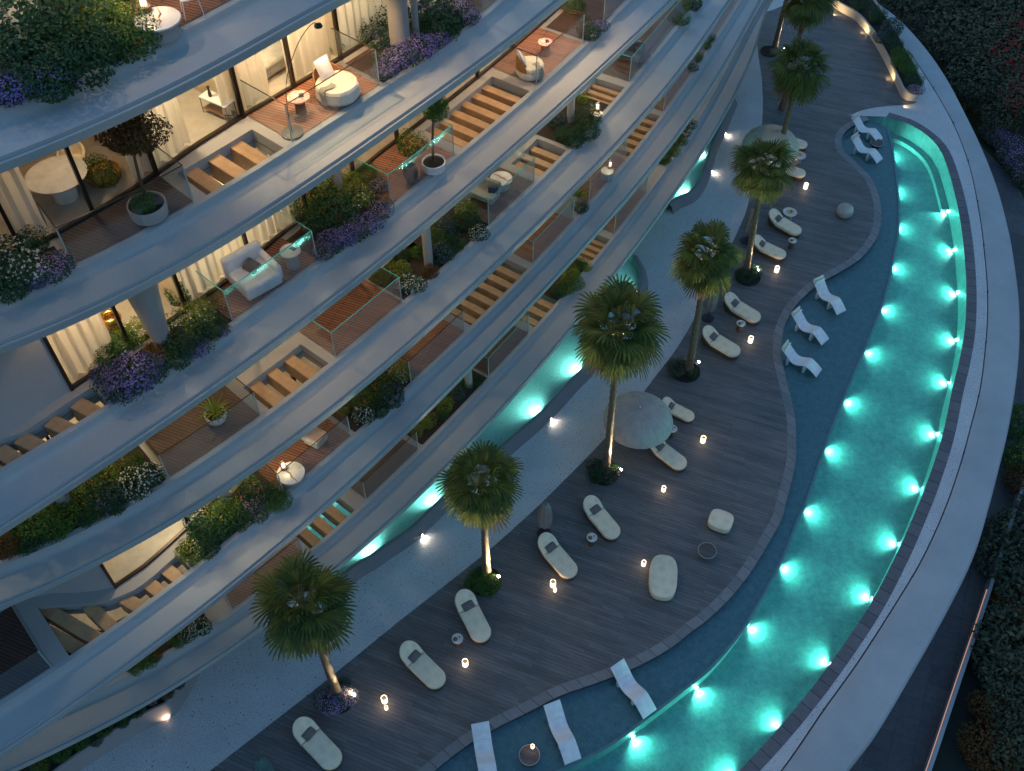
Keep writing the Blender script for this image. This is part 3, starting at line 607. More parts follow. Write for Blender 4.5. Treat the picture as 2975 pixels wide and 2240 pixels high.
for k in range(6, 0, -1):
    fl = F[k]; g = gdep(fl); fl.g = g
    # the brow: concave drop, broad ledge, lip and fascia
    m = MB(); rows = []; prof = [(-.16, 0), (0, 0), (0, 0), (.012, -.02), (.03, -.09), (.055, -.165), (.09, -.215), (.14, -.245), (.22, -.26), (.5, -.272), (.88, -.285), (.88, -.285), (.884, -.262), (.884, -.262), (.902, -.262), (.902, -.262), (.91, -.29), (.918, -.36), (.94, -.37), (.94, -.37), (.944, -.335), (.944, -.335), (.99, -.335), (1.0, -.35), (1.0, -.35), (1.0, -.54), (1.0, -.54), (.9, -.56)]
    for i in range(fl.n):
        p, nn, wd = fl.I[i], fl.N[i], fl.wd[i]
        r = []
        for t, z in prof:
            dd = t if t < 0 else t * wd
            r.append((p.x + nn.x * dd, p.y + nn.y * dd, fl.z + z))
        rows.append(r)
    cut = [j for j in range(len(prof) - 1) if prof[j] == prof[j + 1]]; st = 0
    for j in cut + [len(prof) - 1]:
        if j > st: m.grid([r[st:j + 1] for r in rows], 0, True)
        st = j + 1
    m.build('brow', M['brow'], bld)
    # slab top with the openings left out
    ops = []
    for a, b, dep, nb in OPEN.get(k, []):
        ua = fl.s_at(*a) if a[0] >= 0 else .2
        ub = fl.s_at(*b)
        if ua > ub: ua, ub = ub, ua
        if isinstance(dep, list):
            pp = sorted(fl.ud(*q) for q in dep); xs = [q[0] for q in pp]; ys = [q[1] for q in pp]
            df = lambda u, xs=xs, ys=ys: float(np.interp(u, xs, ys))
        else: df = lambda u, dep=dep: dep
        ops.append((ua, ub, df, nb))
    fl.ops = ops
    cuts = sorted([0.0, fl.L] + [u for o in ops for u in o[:2]])
    m = MB(); RI = .16
    for c0, c1 in zip(cuts[:-1], cuts[1:]):
        mid_ = (c0 + c1) / 2; op = [o for o in ops if o[0] <= mid_ <= o[1]]; us = fl.rng(c0, c1, .4)
        def band(f0, f1, z0=0., z1=0.): m.grid([[fl.P(u, f0(u), z0), fl.P(u, f1(u), z1)] for u in us], 0, False)
        one = lambda v: (lambda u: v)
        if op:
            dep = op[0][2]
            band(dep, lambda u: max(fl.g(u), dep(u)) + 6.5); band(dep, dep, -THK, 0.)
            band(dep, lambda u: max(fl.g(u), dep(u)) + 6.5, -THK, -THK)
            band(one(RI), one(RI), -THK, 0.)
            for uu in (c0, c1): m.grid([[fl.P(uu, RI, 0), fl.P(uu, dep(uu), 0)], [fl.P(uu, RI, -THK), fl.P(uu, dep(uu), -THK)]], 0, False)
        else:
            band(one(RI - .005), lambda u: fl.g(u) + 6.5); band(one(-.35), lambda u: fl.g(u) + 6.5, -THK, -THK)
    m.build('floor_slab', M['slab'], bld)
    # reveal line round each opening and the beams across it
    for ua, ub, dep, nb in ops:
        m = MB(); m.tube([fl.P(u, dep(u) - .006, -.34) for u in fl.rng(ua, ub, .3)], .008, 4)
        m.tube([fl.P(ub - .006, .2, -.34), fl.P(ub - .006, dep(ub), -.34)], .008, 4); m.build('shadow_gap', M['dark'], bld)
        for i in range(nb if isinstance(nb, int) else len(nb)):
            if isinstance(nb, int):
                u = ua + (ub - ua) * (i + .55) / (nb + .35); bw = min(.40, (ub - ua) / nb * .5); a, b = fl.P(u, .12, -.42), fl.P(u, dep(u) + .02, -.42)
            else:
                bw = .42; b, a = at(*nb[i][0], fl.z - .42 + .28), at(*nb[i][1], fl.z - .42 + .28); b.z = a.z = fl.z - .42; e_ = (b - a).normalized(); a = a - e_ * .12; b = b + e_ * .05
                while True:
                    q_ = Vector((a.x, a.y, 0)); i_ = min(range(fl.n), key=lambda j_: (fl.I[j_] - q_).length)
                    if -(q_ - fl.I[i_]).dot(fl.N[i_]) > .13: break
                    a = a + e_ * .03
            c = (a + b) / 2; d = b - a
            # beams lie along the boards' direction, a little skewed to the rim
            m = MB(); m.box((0, 0, 0), (d.length + .04, bw, .56)); o = m.build('pergola_beam', M['beam'], bld, c); o.rotation_euler = (0, 0, math.atan2(d.y, d.x))
            bv = o.modifiers.new('bevel', 'BEVEL'); bv.width = .02; bv.segments = 2
# glazed walls, rooms
def glazing(k, u0, u1, lit=0.0, curtain=(), pitch=2.0, color=(1, .76, .45), solid=False):
    fl = F[k]; g = fl.g; zc = 3.88 - THK
    us = fl.rng(u0, u1, .5)
    if solid:
        m = MB(); m.grid([[fl.P(u, g(u), 0), fl.P(u, g(u), zc)] for u in us], 0, True); m.build('wall_panel', M['wall'], bld); return
    win = MB(); nn = max(1, round((u1 - u0) / pitch))
    win.grid([[fl.P(u, g(u) - .04, .002), fl.P(u, g(u) - .04, .10), fl.P(u, g(u) + .06, .10)] for u in us], 0, False)
    for i in range(nn + 1):
        u = u0 + (u1 - u0) * i / nn; p = fl.P(u, g(u), zc / 2)
        win.box(p, (.09, .12, zc), fl.rz(u))
    wo = win.build('window', M['bronze'], bld)
    m = MB(); m.grid([[fl.P(u, g(u) + .02, .1), fl.P(u, g(u) + .02, zc)] for u in us], 0, True); m.build('pane', M['glass'], wo)
    if lit:
        m = MB(); us2 = fl.rng(u0, u1, 1.)
        m.grid([[fl.P(u, g(u) + .08, .012), fl.P(u, g(u) + 4.6, .012)] for u in us2], 0, False)
        m.build('room_floor', M['floor_in'], bld)
        m = MB(); m.grid([[fl.P(u, g(u) + 4.6, 0), fl.P(u, g(u) + 4.6, zc)] for u in us2], 0, True)
        for uu in (u0, u1): m.grid([[fl.P(uu, g(uu) + .06, 0), fl.P(uu, g(uu) + 4.6, 0)], [fl.P(uu, g(uu) + .06, zc), fl.P(uu, g(uu) + 4.6, zc)]], 0, False)
        m.build('room_wall', M['plaster'], bld)
        nl = max(1, int((u1 - u0) / 3.2))
        for i in range(nl):
            u = u0 + (u1 - u0) * (i + .5) / nl; p = fl.P(u, g(u) + 1.3, zc - .06)
            m = MB(); m.lathe([(.10, 0), (.12, .05)], n=16); lo = m.build('ceiling_lamp', M['glow'], bld, p)
            s = lamp('AREA', (0, 0, -.03), 58 * lit, color, lo, shape='DISK', size=.5)
    for c0, c1 in curtain:
        a = u0 + (u1 - u0) * c0; b = u0 + (u1 - u0) * c1; n_ = max(12, int((b - a) / .045)); m = MB(); rows = []
        for i in range(n_):
            u = a + (b - a) * i / (n_ - 1); off = .22 + .055 * math.sin(i * .95) + .03 * math.sin(i * .37 + k)
            rows.append([fl.P(u, g(u) + off + (.05 * math.sin(i * .8) if z < .5 else 0), z) for z in (.05 + .03 * math.sin(i * .5), .8, 1.8, zc - .02)])
        m.grid(rows, 0, True); c = m.build('curtain', M['sheer'], bld)
def U(k, x, y): return F[k].s_at(x, y)
def rngpx(k, a, b): return U(k, *a), U(k, *b)
fl = F[6]; glazing(6, .3, fl.L - .3, .5, ((.42, .9),), 2.2)
fl = F[5]; ua = U(5, 90, 770); 
glazing(5, .2, ua, .35, ((.0, .9),), 2.2, (1, .7, .38))
glazing(5, ua, U(5, 567, 588), .3, ((0, .2), (.85, 1.)), 2.4, (1, .66, .34))
glazing(5, U(5, 567, 588), U(5, 836, 420), 1.5, ((0, .45), (.85, 1.)), 2.3)
glazing(5, U(5, 836, 420), U(5, 1120, 235), 1.6, ((.0, .32), (.5, .95)), 2.3)
glazing(5, U(5, 1120, 235), F[5].L - .3, 1.0, ((0, .3), (.5, .7)), 2.4)
fl = F[4]; ul = U(4, 285, 1210)
glazing(4, .1, ul, 0, (), 2, solid=True)
glazing(4, ul, U(4, 640, 985), 1.3, ((0, .42),), 2.4, (1, .72, .4))
glazing(4, U(4, 640, 985), U(4, 1000, 690), 2.0, ((.05, .95),), 2.2, (1, .8, .5))
glazing(4, U(4, 1000, 690), U(4, 1420, 380), .35, (), 2.4, (1, .62, .3))
glazing(4, U(4, 1420, 380), F[4].L - .3, .4, (), 2.4, (1, .62, .3))
glazing(3, .2, U(3, 520, 1400), .9, (), 2.4, (1, .72, .36)); glazing(3, U(3, 520, 1400), U(3, 1300, 780), .55, ((.55, .8),), 2.4, (1, .68, .34)); glazing(3, U(3, 1300, 780), F[3].L - .3, .6, (), 2.6, (1, .8, .5))
uw = U(2, 400, 1790)
glazing(2, .1, uw, 0, (), 2, solid=True)
glazing(2, uw, U(2, 830, 1440), 1.6, ((.0, .0),), 2.4, (1, .8, .5)); glazing(2, U(2, 830, 1440), F[2].L - .3, .35, (), 2.6, (1, .68, .34))
glazing(1, .2, F[1].L - .3, .25, (), 2.8, (1, .75, .42))
# ground floor wall set back under the lowest slab
m = MB(); fl = F[1]
m.grid([[fl.P(u, 3.2, -4.2), fl.P(u, 3.2, -THK)] for u in fl.rng(0, fl.L, .6)], 0, True); m.build('ground_floor_wall', M['wall'], bld)

M['joint'] = simple('joint', (.35, .5, .5), .3)
# terrace boards, glass balustrades
def terrace(k, a, b, mat='wood', rail=True, left=True, right=True, din=None, edge=True):
    fl = F[k]; u0, u1 = sorted((U(k, *a), U(k, *b))); g = fl.g; us = fl.rng(u0, u1, .3); zt = .022
    m = MB(); m.grid([[fl.P(u, .19, zt), fl.P(u, g(u) - .05, zt)] for u in us], 0, False); m.build('terrace_floor', M[mat], bld)
    if not rail: return
    r = empty('balustrade'); r.parent = bld; hh = 1.14
    def pane(pts):
        m = MB(); m.grid([[(p.x, p.y, p.z + .02), (p.x, p.y, p.z + hh)] for p in pts], 0, False)
        m.build('glass_panel', M['railglass'], r)
        m = MB(); m.tube([(p.x, p.y, p.z + hh + .008) for p in pts], .016, 6); m.build('top_edge', M['edge'] if edge else M['bronze'], r)
    pane([fl.P(u, .17, 0) for u in us])
    for u, on in ((u0, left), (u1, right)):
        if on: pane([fl.P(u, .17, 0), fl.P(u, g(u) - .08, 0)])
        q = fl.P(u, .17, 0); m = MB(); m.tube([(q.x, q.y, q.z), (q.x, q.y, q.z + hh)], .018, 6); m.build('corner_joint', M['joint'], r)
TER = [(6, (330,185), (700,5), 'wood', False, False, False, False), (5, (214,770), (567,588), 'darkwood', True, True, True, False), (5, (847,410), (1098,245), 'wood', True, True, True, False), (5, (1406,37), (1480,-20), 'darkwood', True, True, False, False),
       (4, (677,938), (924,759), 'wood', True, True, True, True), (4, (1141,594), (1323,452), 'wood', True, True, True, True), (4, (1566,248), (1694,127), 'wood', True, True, True, False), (4, (1757,68), (1850,-20), 'darkwood', True, True, False, False),
       (3, (493,1383), (760,1212), 'darkwood', True, True, True, False), (3, (980,1038), (1170,881), 'wood', True, True, True, True), (3, (1422,656), (1558,531), 'darkwood', True, True, True, True), (3, (1838,241), (2040,0), 'darkwood', True, True, False, True),
       (2, (-40,2080), (153,1947), 'darkwood', True, False, True, False), (2, (831,1434), (1026,1268), 'wood', True, True, True, False), (2, (1197,1112), (1353,967), 'wood', True, True, True, False), (2, (1553,766), (1665,643), 'wood', True, True, True, True), (2, (1717,588), (1814,463), 'wood', True, True, True, True), (2, (1933,323), (2190,-30), 'wood', True, True, False, True),
       (1, (673,1773), (885,1615), 'wood', True, True, True, False), (1, (1065,1458), (1223,1311), 'darkwood', True, True, True, False), (1, (1429,1098), (1547,970), 'darkwood', True, True, True, True), (1, (1789,682), (1880,560), 'wood', True, True, True, True)]
for t in TER: terrace(t[0], t[1], t[2], t[3], t[4], t[5], t[6], edge=t[7])
# columns
def column(k, x, y, r=.28, sx=1.0, top=None):
    fl = F[k]; u, d = fl.ud(x, y); p = fl.P(u, d, 0); m = MB(); zc = 3.88 - THK
    m.lathe([(r, 0), (top or r, zc)], n=32, sx=sx, cap=False); o = m.build('column', M['slab'], bld, p); o.rotation_euler = (0, 0, fl.rz(u))
column(5, 1165, 138, .30); column(4, 985, 548, .17); column(4, 478, 1010, .20, top=.52); column(3, 1247, 770, .16); column(3, 1657, 352, .15)
column(2, 655, 1462, .2); column(3, 203, 1475, .2); column(1, 1362, 1122, .16); column(5, 1210, 118, .1)
# ceiling downlights above the terraces
def downlight(k, x, y, e, color=(1, .64, .32), size=112):
    fl = F[k]; u, d = fl.ud(x, y)
    if k < 6:
        f2 = F[k + 1]; q = fl.P(u, d); q.z = 0; i = min(range(f2.n), key=lambda j: (f2.I[j] - q).length)
        if any(o_[0] - .2 < i * f2.ds < o_[1] + .2 for o_ in f2.ops): return
    p = fl.P(u, min(max(d, .5), fl.g(u) - .45), 3.88 - THK - .02); m = MB(); m.lathe([(.06, 0), (.075, .03)], n=16)
    o = m.build('downlight', M['glow'], bld, p); lamp('SPOT', (0, 0, -.02), e * .8, color, o, spot_size=R(size), spot_blend=.5, shadow_soft_size=.05)
DLT = [(6,330,130,60),(6,560,60,60),(5,880,290,330),(5,1000,230,400),(5,700,420,60),(5,1170,140,70),(5,1270,80,50),(5,60,800,40),
       (4,770,790,70),(4,860,720,110),(4,1000,640,60),(4,1190,500,80),(4,1280,440,70),(4,1380,350,60),(4,1470,280,70),(4,1590,180,280),(4,1660,110,220),(4,540,1010,45),(4,270,1120,50),(4,620,930,40),
       (3,880,1080,60),(3,700,1180,25),(3,1050,930,30),(3,1180,830,40),(3,1480,560,60),(3,1590,450,80),(3,1790,260,90),(3,390,1360,60),(3,90,1560,30),(3,270,1440,50),
       (2,930,1330,130),(2,870,1370,90),(2,720,1460,50),(2,560,1570,40),(2,1600,660,40),(2,1750,500,60),(2,1860,380,50),
       (1,780,1660,14),(1,600,1790,20),(1,430,1880,20),(1,1250,1220,20),(1,1620,860,30),(1,1720,740,30),(1,1900,450,60),(1,950,1520,10)]
for t in DLT: downlight(*t)

# ================================================================== plants
def leaf_cloud(n, size, seed, lumps=7, flat=1.0, shell=.62, asp=.5):
    r_ = random.Random(seed); m = MB(); vs = []; fs = []
    L_ = [(Vector((r_.gauss(0, 1), r_.gauss(0, 1), abs(r_.gauss(0, .8)))).normalized(), r_.uniform(.15, .4)) for _ in range(lumps)]
    for i in range(n):
        d = Vector((r_.gauss(0, 1), r_.gauss(0, 1), r_.gauss(.25, .8))).normalized()
        rad = .78 + sum(a * max(0, d.dot(q) - .55) * 1.6 for q, a in L_) + r_.gauss(0, .035)
        rr = rad * (1 - (1 - shell) * r_.random() ** 1.8)
        p = d * rr; p.z *= flat
        nn = (d * 1.0 + Vector((r_.gauss(0, .55), r_.gauss(0, .55), r_.gauss(.25, .55)))).normalized()
        a = nn.cross(Vector((r_.gauss(0, 1), r_.gauss(0, 1), r_.gauss(0, 1)))).normalized(); b = nn.cross(a)
        s = size * r_.uniform(.6, 1.3); k = len(vs)
        vs += [p - a * s, p - b * s * asp + nn * s * .12, p + a * s, p + b * s * asp + nn * s * .12]; fs.append((k, k + 1, k + 2, k + 3))
    m.add(vs, fs); return m
def blossoms(n, size, seed, flat=1.0, cover=1.0, petals=5):
    r_ = random.Random(seed); m = MB(); vs = []; fs = []
    for i in range(n):
        d = Vector((r_.gauss(0, 1), r_.gauss(0, 1), r_.gauss(.55, .8))).normalized()
        if d.z < -.35: d.z = -d.z
        p = d * (.9 + r_.gauss(0, .06)) * cover; p.z *= flat
        nn = (d + Vector((r_.gauss(0, .3), r_.gauss(0, .3), .4))).normalized()
        a = nn.cross(Vector((.3, .5, .8))).normalized(); b = nn.cross(a); s = size * r_.uniform(.7, 1.25); k = len(vs)
        for j in range(petals * 2):
            t = 2 * PI * j / (petals * 2); q = s if j % 2 == 0 else s * .55
            vs.append(p + (a * math.cos(t) + b * math.sin(t)) * q)
        fs.append(tuple(range(k, k + petals * 2)))
    m.add(vs, fs); return m
PROTO = {}
def proto(kind):
    if kind in PROTO: return PROTO[kind]
    K = dict(dark=('dark', None, 0), mid=('mid', None, 0), lime=('lime', None, 0), rust=('rust', None, 0),
             violet=('dark', 'violet', 1100), lilac=('dark', 'lilac', 1000), white=('dark', 'whitef', 210), gold=('mid', 'yellow', 120),
             blue=('dark', 'violet', 330), pink=('dark', 'pink', 220), limew=('lime', 'whitef', 90), night=('night', None, 0), red=('night', 'red', 240), paleflower=('night', 'lilac', 420))[kind]
    i = len(PROTO); mat_flat = kind in ('violet', 'lilac')
    m = leaf_cloud(1700 if not mat_flat else 1100, .066 if kind != 'night' else .078, 11 + i, flat=.55 if mat_flat else .85)
    vio = [m.mesh('shrub', L[K[0]])]
    o = bpy.data.objects.new('shrub', vio[0]); col.objects.link(o)
    if K[1]:
        big = kind in ('white', 'limew', 'red')
        b = blossoms(K[2], .034 if mat_flat else (.062 if kind == 'white' else (.05 if big else .036)), 40 + i, flat=.55 if mat_flat else .85, cover=1.0 if not mat_flat else 1.03); b.build('flowers', L[K[1]], o)
    PROTO[kind] = [o, True]; return PROTO[kind]
DESC = dict(dark='dark green leaves', mid='fresh green leaves', lime='bright yellow green leaves', rust='rusty brown leaves', violet='spreading violet flowers',
            lilac='spreading pale lilac flowers', white='large white flowers', gold='small golden flowers', blue='scattered blue flowers', pink='pink flowers',
            limew='pale leaves and white flowers', night='dark leaves', red='red flowers', paleflower='pale pink flowers')
NUM = lambda i: ORD[i]
def bush(kind, p, s, label, group):
    pr_ = proto(kind); r = rnd.uniform(0, 6.28)
    s *= 1.36; sc_ = (s * rnd.uniform(.9, 1.12), s * rnd.uniform(.9, 1.12), s * rnd.uniform(.8, 1.2))
    o = place(pr_[0], pr_[1], p, r, sc_, label, 'shrub', group); pr_[1] = False; return o
BEDS = [
 (6, 'the big corner bed of the top terrace', [(70,60,.9,'dark'),(200,60,.8,'dark'),(310,80,.6,'lime'),(395,110,.48,'mid'),(110,190,.7,'dark'),(240,180,.6,'dark'),(30,262,.45,'violet'),(150,240,.42,'blue'),(28,150,.32,'white'),(330,140,.4,'dark'),(260,30,.5,'lime')]),
 (5, 'the bed by the wide column, second level down', [(1025,65,.5,'dark'),(1095,40,.5,'dark'),(1100,112,.34,'blue'),(1160,168,.42,'violet'),(1240,35,.6,'blue'),(1285,76,.5,'dark'),(1325,30,.45,'lilac'),(1216,140,.42,'violet'),(1363,50,.32,'lilac'),(1120,205,.3,'violet'),(1270,115,.3,'violet')]),
 (5, 'the left end of the second level down', [(90,713,.33,'dark'),(35,765,.5,'white'),(75,790,.42,'white'),(152,778,.36,'lilac'),(22,825,.42,'dark'),(105,815,.28,'violet')]),
 (5, 'the space behind the round daybed', [(972,130,.26,'mid')]),
 (4, 'the big bed right of the white armchair', [(898,591,.5,'gold'),(980,615,.6,'dark'),(1018,526,.34,'lime'),(939,556,.45,'gold'),(1036,580,.42,'limew'),(966,702,.4,'violet'),(1061,653,.4,'violet'),(942,730,.3,'lilac'),(1102,613,.33,'lilac'),(1010,684,.36,'violet'),(925,650,.45,'dark')]),
 (4, 'the glazed corner left of the potted trees', [(1061,504,.3,'mid'),(1100,540,.26,'lilac')]),
 (4, 'the bed in front of the brass lamp room', [(353,1000,.36,'mid'),(396,965,.36,'limew'),(322,1030,.3,'mid'),(385,1092,.55,'violet'),(312,1084,.34,'violet'),(438,1070,.36,'violet'),(461,1030,.28,'rust'),(350,1120,.42,'violet')]),
 (4, 'the bed right of the wedge column', [(529,985,.48,'dark'),(572,935,.38,'limew'),(515,1036,.32,'dark'),(523,855,.3,'dark'),(612,954,.36,'dark'),(645,962,.18,'lilac'),(565,1010,.3,'violet'),(590,905,.26,'limew')]),
 (4, 'the far right end of the third level down', [(1715,95,.36,'blue'),(1742,76,.26,'violet'),(1668,16,.34,'mid')]),
 (3, 'the bed right of the slim column, fourth level', [(1352,608,.34,'limew'),(1363,650,.36,'dark'),(1392,678,.29,'white'),(1293,660,.38,'blue'),(1308,712,.34,'dark'),(1281,738,.34,'blue'),(1266,690,.3,'gold')]),
 (3, 'the bed left of the slim column, fourth level', [(1216,735,.25,'mid'),(1250,792,.22,'rust'),(1211,830,.25,'white'),(1164,785,.3,'lime'),(1183,826,.3,'white'),(1105,803,.26,'mid'),(1168,743,.26,'dark')]),
 (3, 'the bed by the far column, fourth level', [(1622,350,.34,'blue'),(1700,345,.46,'dark'),(1712,385,.38,'dark'),(1640,393,.3,'dark'),(1668,405,.36,'dark'),(1694,288,.22,'lime')]),
 (3, 'the bottom left bed of the fourth level', [(122,1495,.6,'mid'),(68,1526,.42,'mid'),(165,1526,.4,'mid'),(27,1580,.4,'rust'),(81,1572,.34,'dark'),(285,1418,.5,'gold'),(325,1388,.42,'lime'),(258,1468,.42,'gold'),(312,1452,.4,'blue'),(393,1404,.46,'white'),(434,1380,.34,'white'),(244,1492,.34,'dark'),(335,1470,.28,'dark'),(393,1342,.2,'mid')]),
 (3, 'the far right end of the fourth level', [(1985,14,.32,'lime'),(1982,60,.27,'mid'),(2018,14,.28,'dark')]),
 (2, 'the middle bed of the fifth level down', [(1156,1090,.33,'limew'),(1102,1126,.4,'gold'),(1140,1152,.42,'blue'),(1061,1171,.34,'gold'),(1056,1206,.34,'white'),(1102,1192,.3,'dark'),(998,1194,.18,'lime')]),
 (2, 'the far right end of the fifth level', [(2050,130,.27,'gold'),(2025,168,.25,'gold'),(2013,196,.24,'white'),(2063,112,.22,'dark')]),
 (2, 'the bed left of the marble table, fifth level', [(722,1416,.34,'lime'),(736,1445,.42,'pink'),(790,1445,.36,'dark'),(812,1456,.3,'mid'),(681,1476,.4,'gold'),(740,1482,.36,'blue'),(638,1502,.42,'gold'),(627,1540,.4,'dark'),(600,1562,.34,'dark'),(695,1512,.32,'dark'),(570,1499,.38,'white'),(583,1540,.38,'dark'),(556,1600,.34,'limew'),(611,1592,.28,'dark')]),
 (2, 'the spot beside the far glass rail, fifth level', [(1688,603,.26,'dark')]),
 (1, 'the bottom left bed of the lowest level', [(583,1823,.3,'white'),(545,1839,.28,'white'),(512,1858,.24,'gold'),(420,1918,.3,'gold'),(393,1938,.24,'gold'),(450,1905,.2,'rust')]),
 (1, 'the bed left of the small column, lowest level', [(1330,1144,.26,'blue'),(1352,1120,.24,'dark'),(1295,1175,.26,'lime'),(1243,1228,.24,'lime'),(1214,1250,.2,'lime'),(1281,1206,.22,'dark'),(1386,1105,.22,'dark')]),
 (1, 'the bed above the big palm, lowest level', [(1658,800,.34,'lime'),(1642,836,.34,'mid'),(1675,826,.32,'mid'),(1622,848,.28,'dark'),(1683,770,.26,'mid'),(1705,780,.18,'lime')]),
 (1, 'the far right bed of the lowest level', [(2010,365,.25,'white'),(1993,388,.24,'white'),(1978,412,.25,'mid'),(1956,441,.24,'gold'),(1934,466,.22,'gold')]),
]
for fk, phrase, lst in BEDS:
    if len(lst) > 2 and fk < 7:
        fl = F[fk]; uu = [fl.s_at(x, y, fl.z + s * .4) for x, y, s, _ in lst]; m = MB()
        m.grid([[fl.P(u, .17, .012), fl.P(u, max(.6, fl.g(u) - .25), .012)] for u in fl.rng(min(uu) - .35, max(uu) + .35, .3)], 0, False); m.build('planting_soil', M['soil'], bld)
    for i, (x, y, s, kd) in enumerate(sorted(lst)):
        fl = F[fk]; q = at(x, y, fl.z + s * .45)
        lab = '%s plant from the left in %s' % (NUM(i), phrase)
        if len(lst) == 1: lab = 'small %s shrub in %s' % (DESC[kd].split(' leaves')[0], phrase)
        bush(kd, (q.x, q.y, q.z), s, lab, 'planting on the terraces')
# ground planters
for i, (x, y, s, kd) in enumerate([(2440,-20,.55,'night'),(2500,10,.5,'dark'),(2548,48,.5,'dark'),(2590,85,.55,'blue'),(2560,110,.42,'blue'),(2600,135,.45,'dark'),(2620,165,.45,'mid'),(2640,200,.45,'mid'),(2655,235,.42,'dark'),(2660,262,.36,'lilac'),(2610,180,.36,'mid')]):
    q = at(x, y, .95); bush(kd, q, s, NUM(i) + ' shrub from the far end in the long curved deck planter', 'shrubs in the curved deck planter')
for i, (x, y, s, kd) in enumerate([(540,2000,.3,'night'),(505,2030,.32,'night'),(465,2045,.32,'paleflower'),(420,2075,.36,'dark'),(370,2095,.4,'mid'),(320,2130,.42,'mid'),(260,2165,.45,'mid'),(200,2200,.45,'mid'),(140,2235,.4,'gold'),(300,2165,.34,'dark'),(380,2115,.3,'dark')]):
    q = at(x - 22, y - 16, .62); bush(kd, q, s * .66, NUM(i) + ' shrub from the right in the low planter at the bottom left', 'shrubs in the low bottom left planter')

# palms
def palm_crown(seed, RR=1.55, nf=44, droop=128):
    r_ = random.Random(seed); m = MB(); G = 2.39996
    for i in range(nf):
        f = (i + .5) / nf; el = R(78 - droop * f ** .9 + r_.uniform(-7, 7)); az = i * G + r_.uniform(-.2, .2)
        roll = r_.uniform(-.5, .5); d = Vector((math.cos(az) * math.cos(el), math.sin(az) * math.cos(el), math.sin(el))); side = Vector((-math.sin(az), math.cos(az), 0))
        lp = RR * r_.uniform(.34, .64) * (1 if el > 0 else .85); sag = .10 + .18 * f
        pts = []
        for k in range(5):
            t = k / 4; pts.append(d * lp * t + Vector((0, 0, -sag * t * t)))
        m.tube(pts, [.022, .017, .014, .012, .010], 4, 0, False)
        hub = pts[-1]; dd = (pts[-1] - pts[-2]).normalized(); up = side.cross(dd); up = -up if up.z < 0 else up; side = (side * math.cos(roll) + up * math.sin(roll)).normalized(); up = side.cross(dd); up = -up if up.z < 0 else up
        nl = 18; span = R(96); bl = RR * r_.uniform(.46, .54)
        for j in range(nl):
            a = -span + 2 * span * j / (nl - 1); ln = bl * (1 - .30 * (abs(a) / span) ** 2) * r_.uniform(.9, 1.06)
            e = dd * math.cos(a) + side * math.sin(a) + up * (.10 * math.cos(a)); e.normalize()
            wv = e.cross(up).normalized() * (.031 + .009 * r_.random())
            p1 = hub + e * ln * .5 + Vector((0, 0, -.02)); p2 = hub + e * ln * .82 + Vector((0, 0, -.10 * ln - .05)); p3 = hub + e * ln * (.98) + Vector((0, 0, -.22 * ln - .04 - .05 * r_.random()))
            b0 = hub
            m.add([b0 - wv * .3, b0 + wv * .3, p1 + wv, p1 - wv, p2 + wv * .8, p2 - wv * .8, p3], [(0, 1, 2, 3), (3, 2, 4, 5), (5, 4, 6)], 2 if i > nf - 5 else 1)
    # old hanging leaf bases
    for i in range(26):
        az = i * G; t = r_.uniform(.2, .6); p = Vector((math.cos(az) * .12, math.sin(az) * .12, -t)); q = p + Vector((math.cos(az) * .10, math.sin(az) * .10, .16))
        m.tube([p, q], [.035, .008], 4, 0, False)
    return m
stemM = simple('petiole', (.16, .15, .06), .5)
deadM = leafmat('dry_palm_leaf', (.16, .10, .05), (.24, .16, .08))
CR = [palm_crown(s, 1.55, n_, dr).mesh('crown', [stemM, L['palm'], deadM]) for s, n_, dr in ((3, 48, 126), (8, 44, 130), (15, 52, 122), (21, 46, 134))]
def trunk_mesh(base, top, seed, r0=.15, r1=.10):
    r_ = random.Random(seed); m = MB(); n = 46; seg = 14; b = Vector(base); t = Vector(top) - b; rows = []
    lean = Vector((t.x, t.y, 0))
    for i in range(n + 1):
        f = i / n; c = Vector((lean.x * f ** 1.4, lean.y * f ** 1.4, t.z * f)); r = r0 + (r1 - r0) * f + .07 * math.exp(-f * 14)
        r += (.018 if i % 2 else -.008) + (.03 * max(0, f - .82) / .18)
        rows.append([(c.x + math.cos(2 * PI * k / seg) * r * (1 + .08 * r_.random()), c.y + math.sin(2 * PI * k / seg) * r * (1 + .08 * r_.random()), c.z + .02 * math.sin(k * 2.1)) for k in list(range(seg)) + [0]])
    m.grid(rows, 0, True); return m
PALMS = [((980,2016),(882,1752),7.25,'palm at the bottom left with the yellow lit crown over the terrazzo'), ((1414,1671),(1401,1401),6.7,'palm in the green bed between two tan loungers and the plunge pool'),
         ((1759,1369),(1798,945),9.35,'tallest palm whose crown covers the teal plunge pool, beside the open parasol'), ((1999,1084),(2054,740),7.6,'leaning palm above the three white pool loungers, spiky grey shrub at its foot'),
         ((2165,795),(2219,479),6.95,'palm half hiding the oval beige parasol at the far end'), ((2253,480),(2326,191),6.45,'palm behind the beige parasol in the middle of the far deck'),
         ((2247,153),(2322,-150),6.6,'far palm whose bare orange trunk rises by the building edge'), ((2272,318),(2352,-14),6.9,'far palm with its crown cut by the top of the picture')]
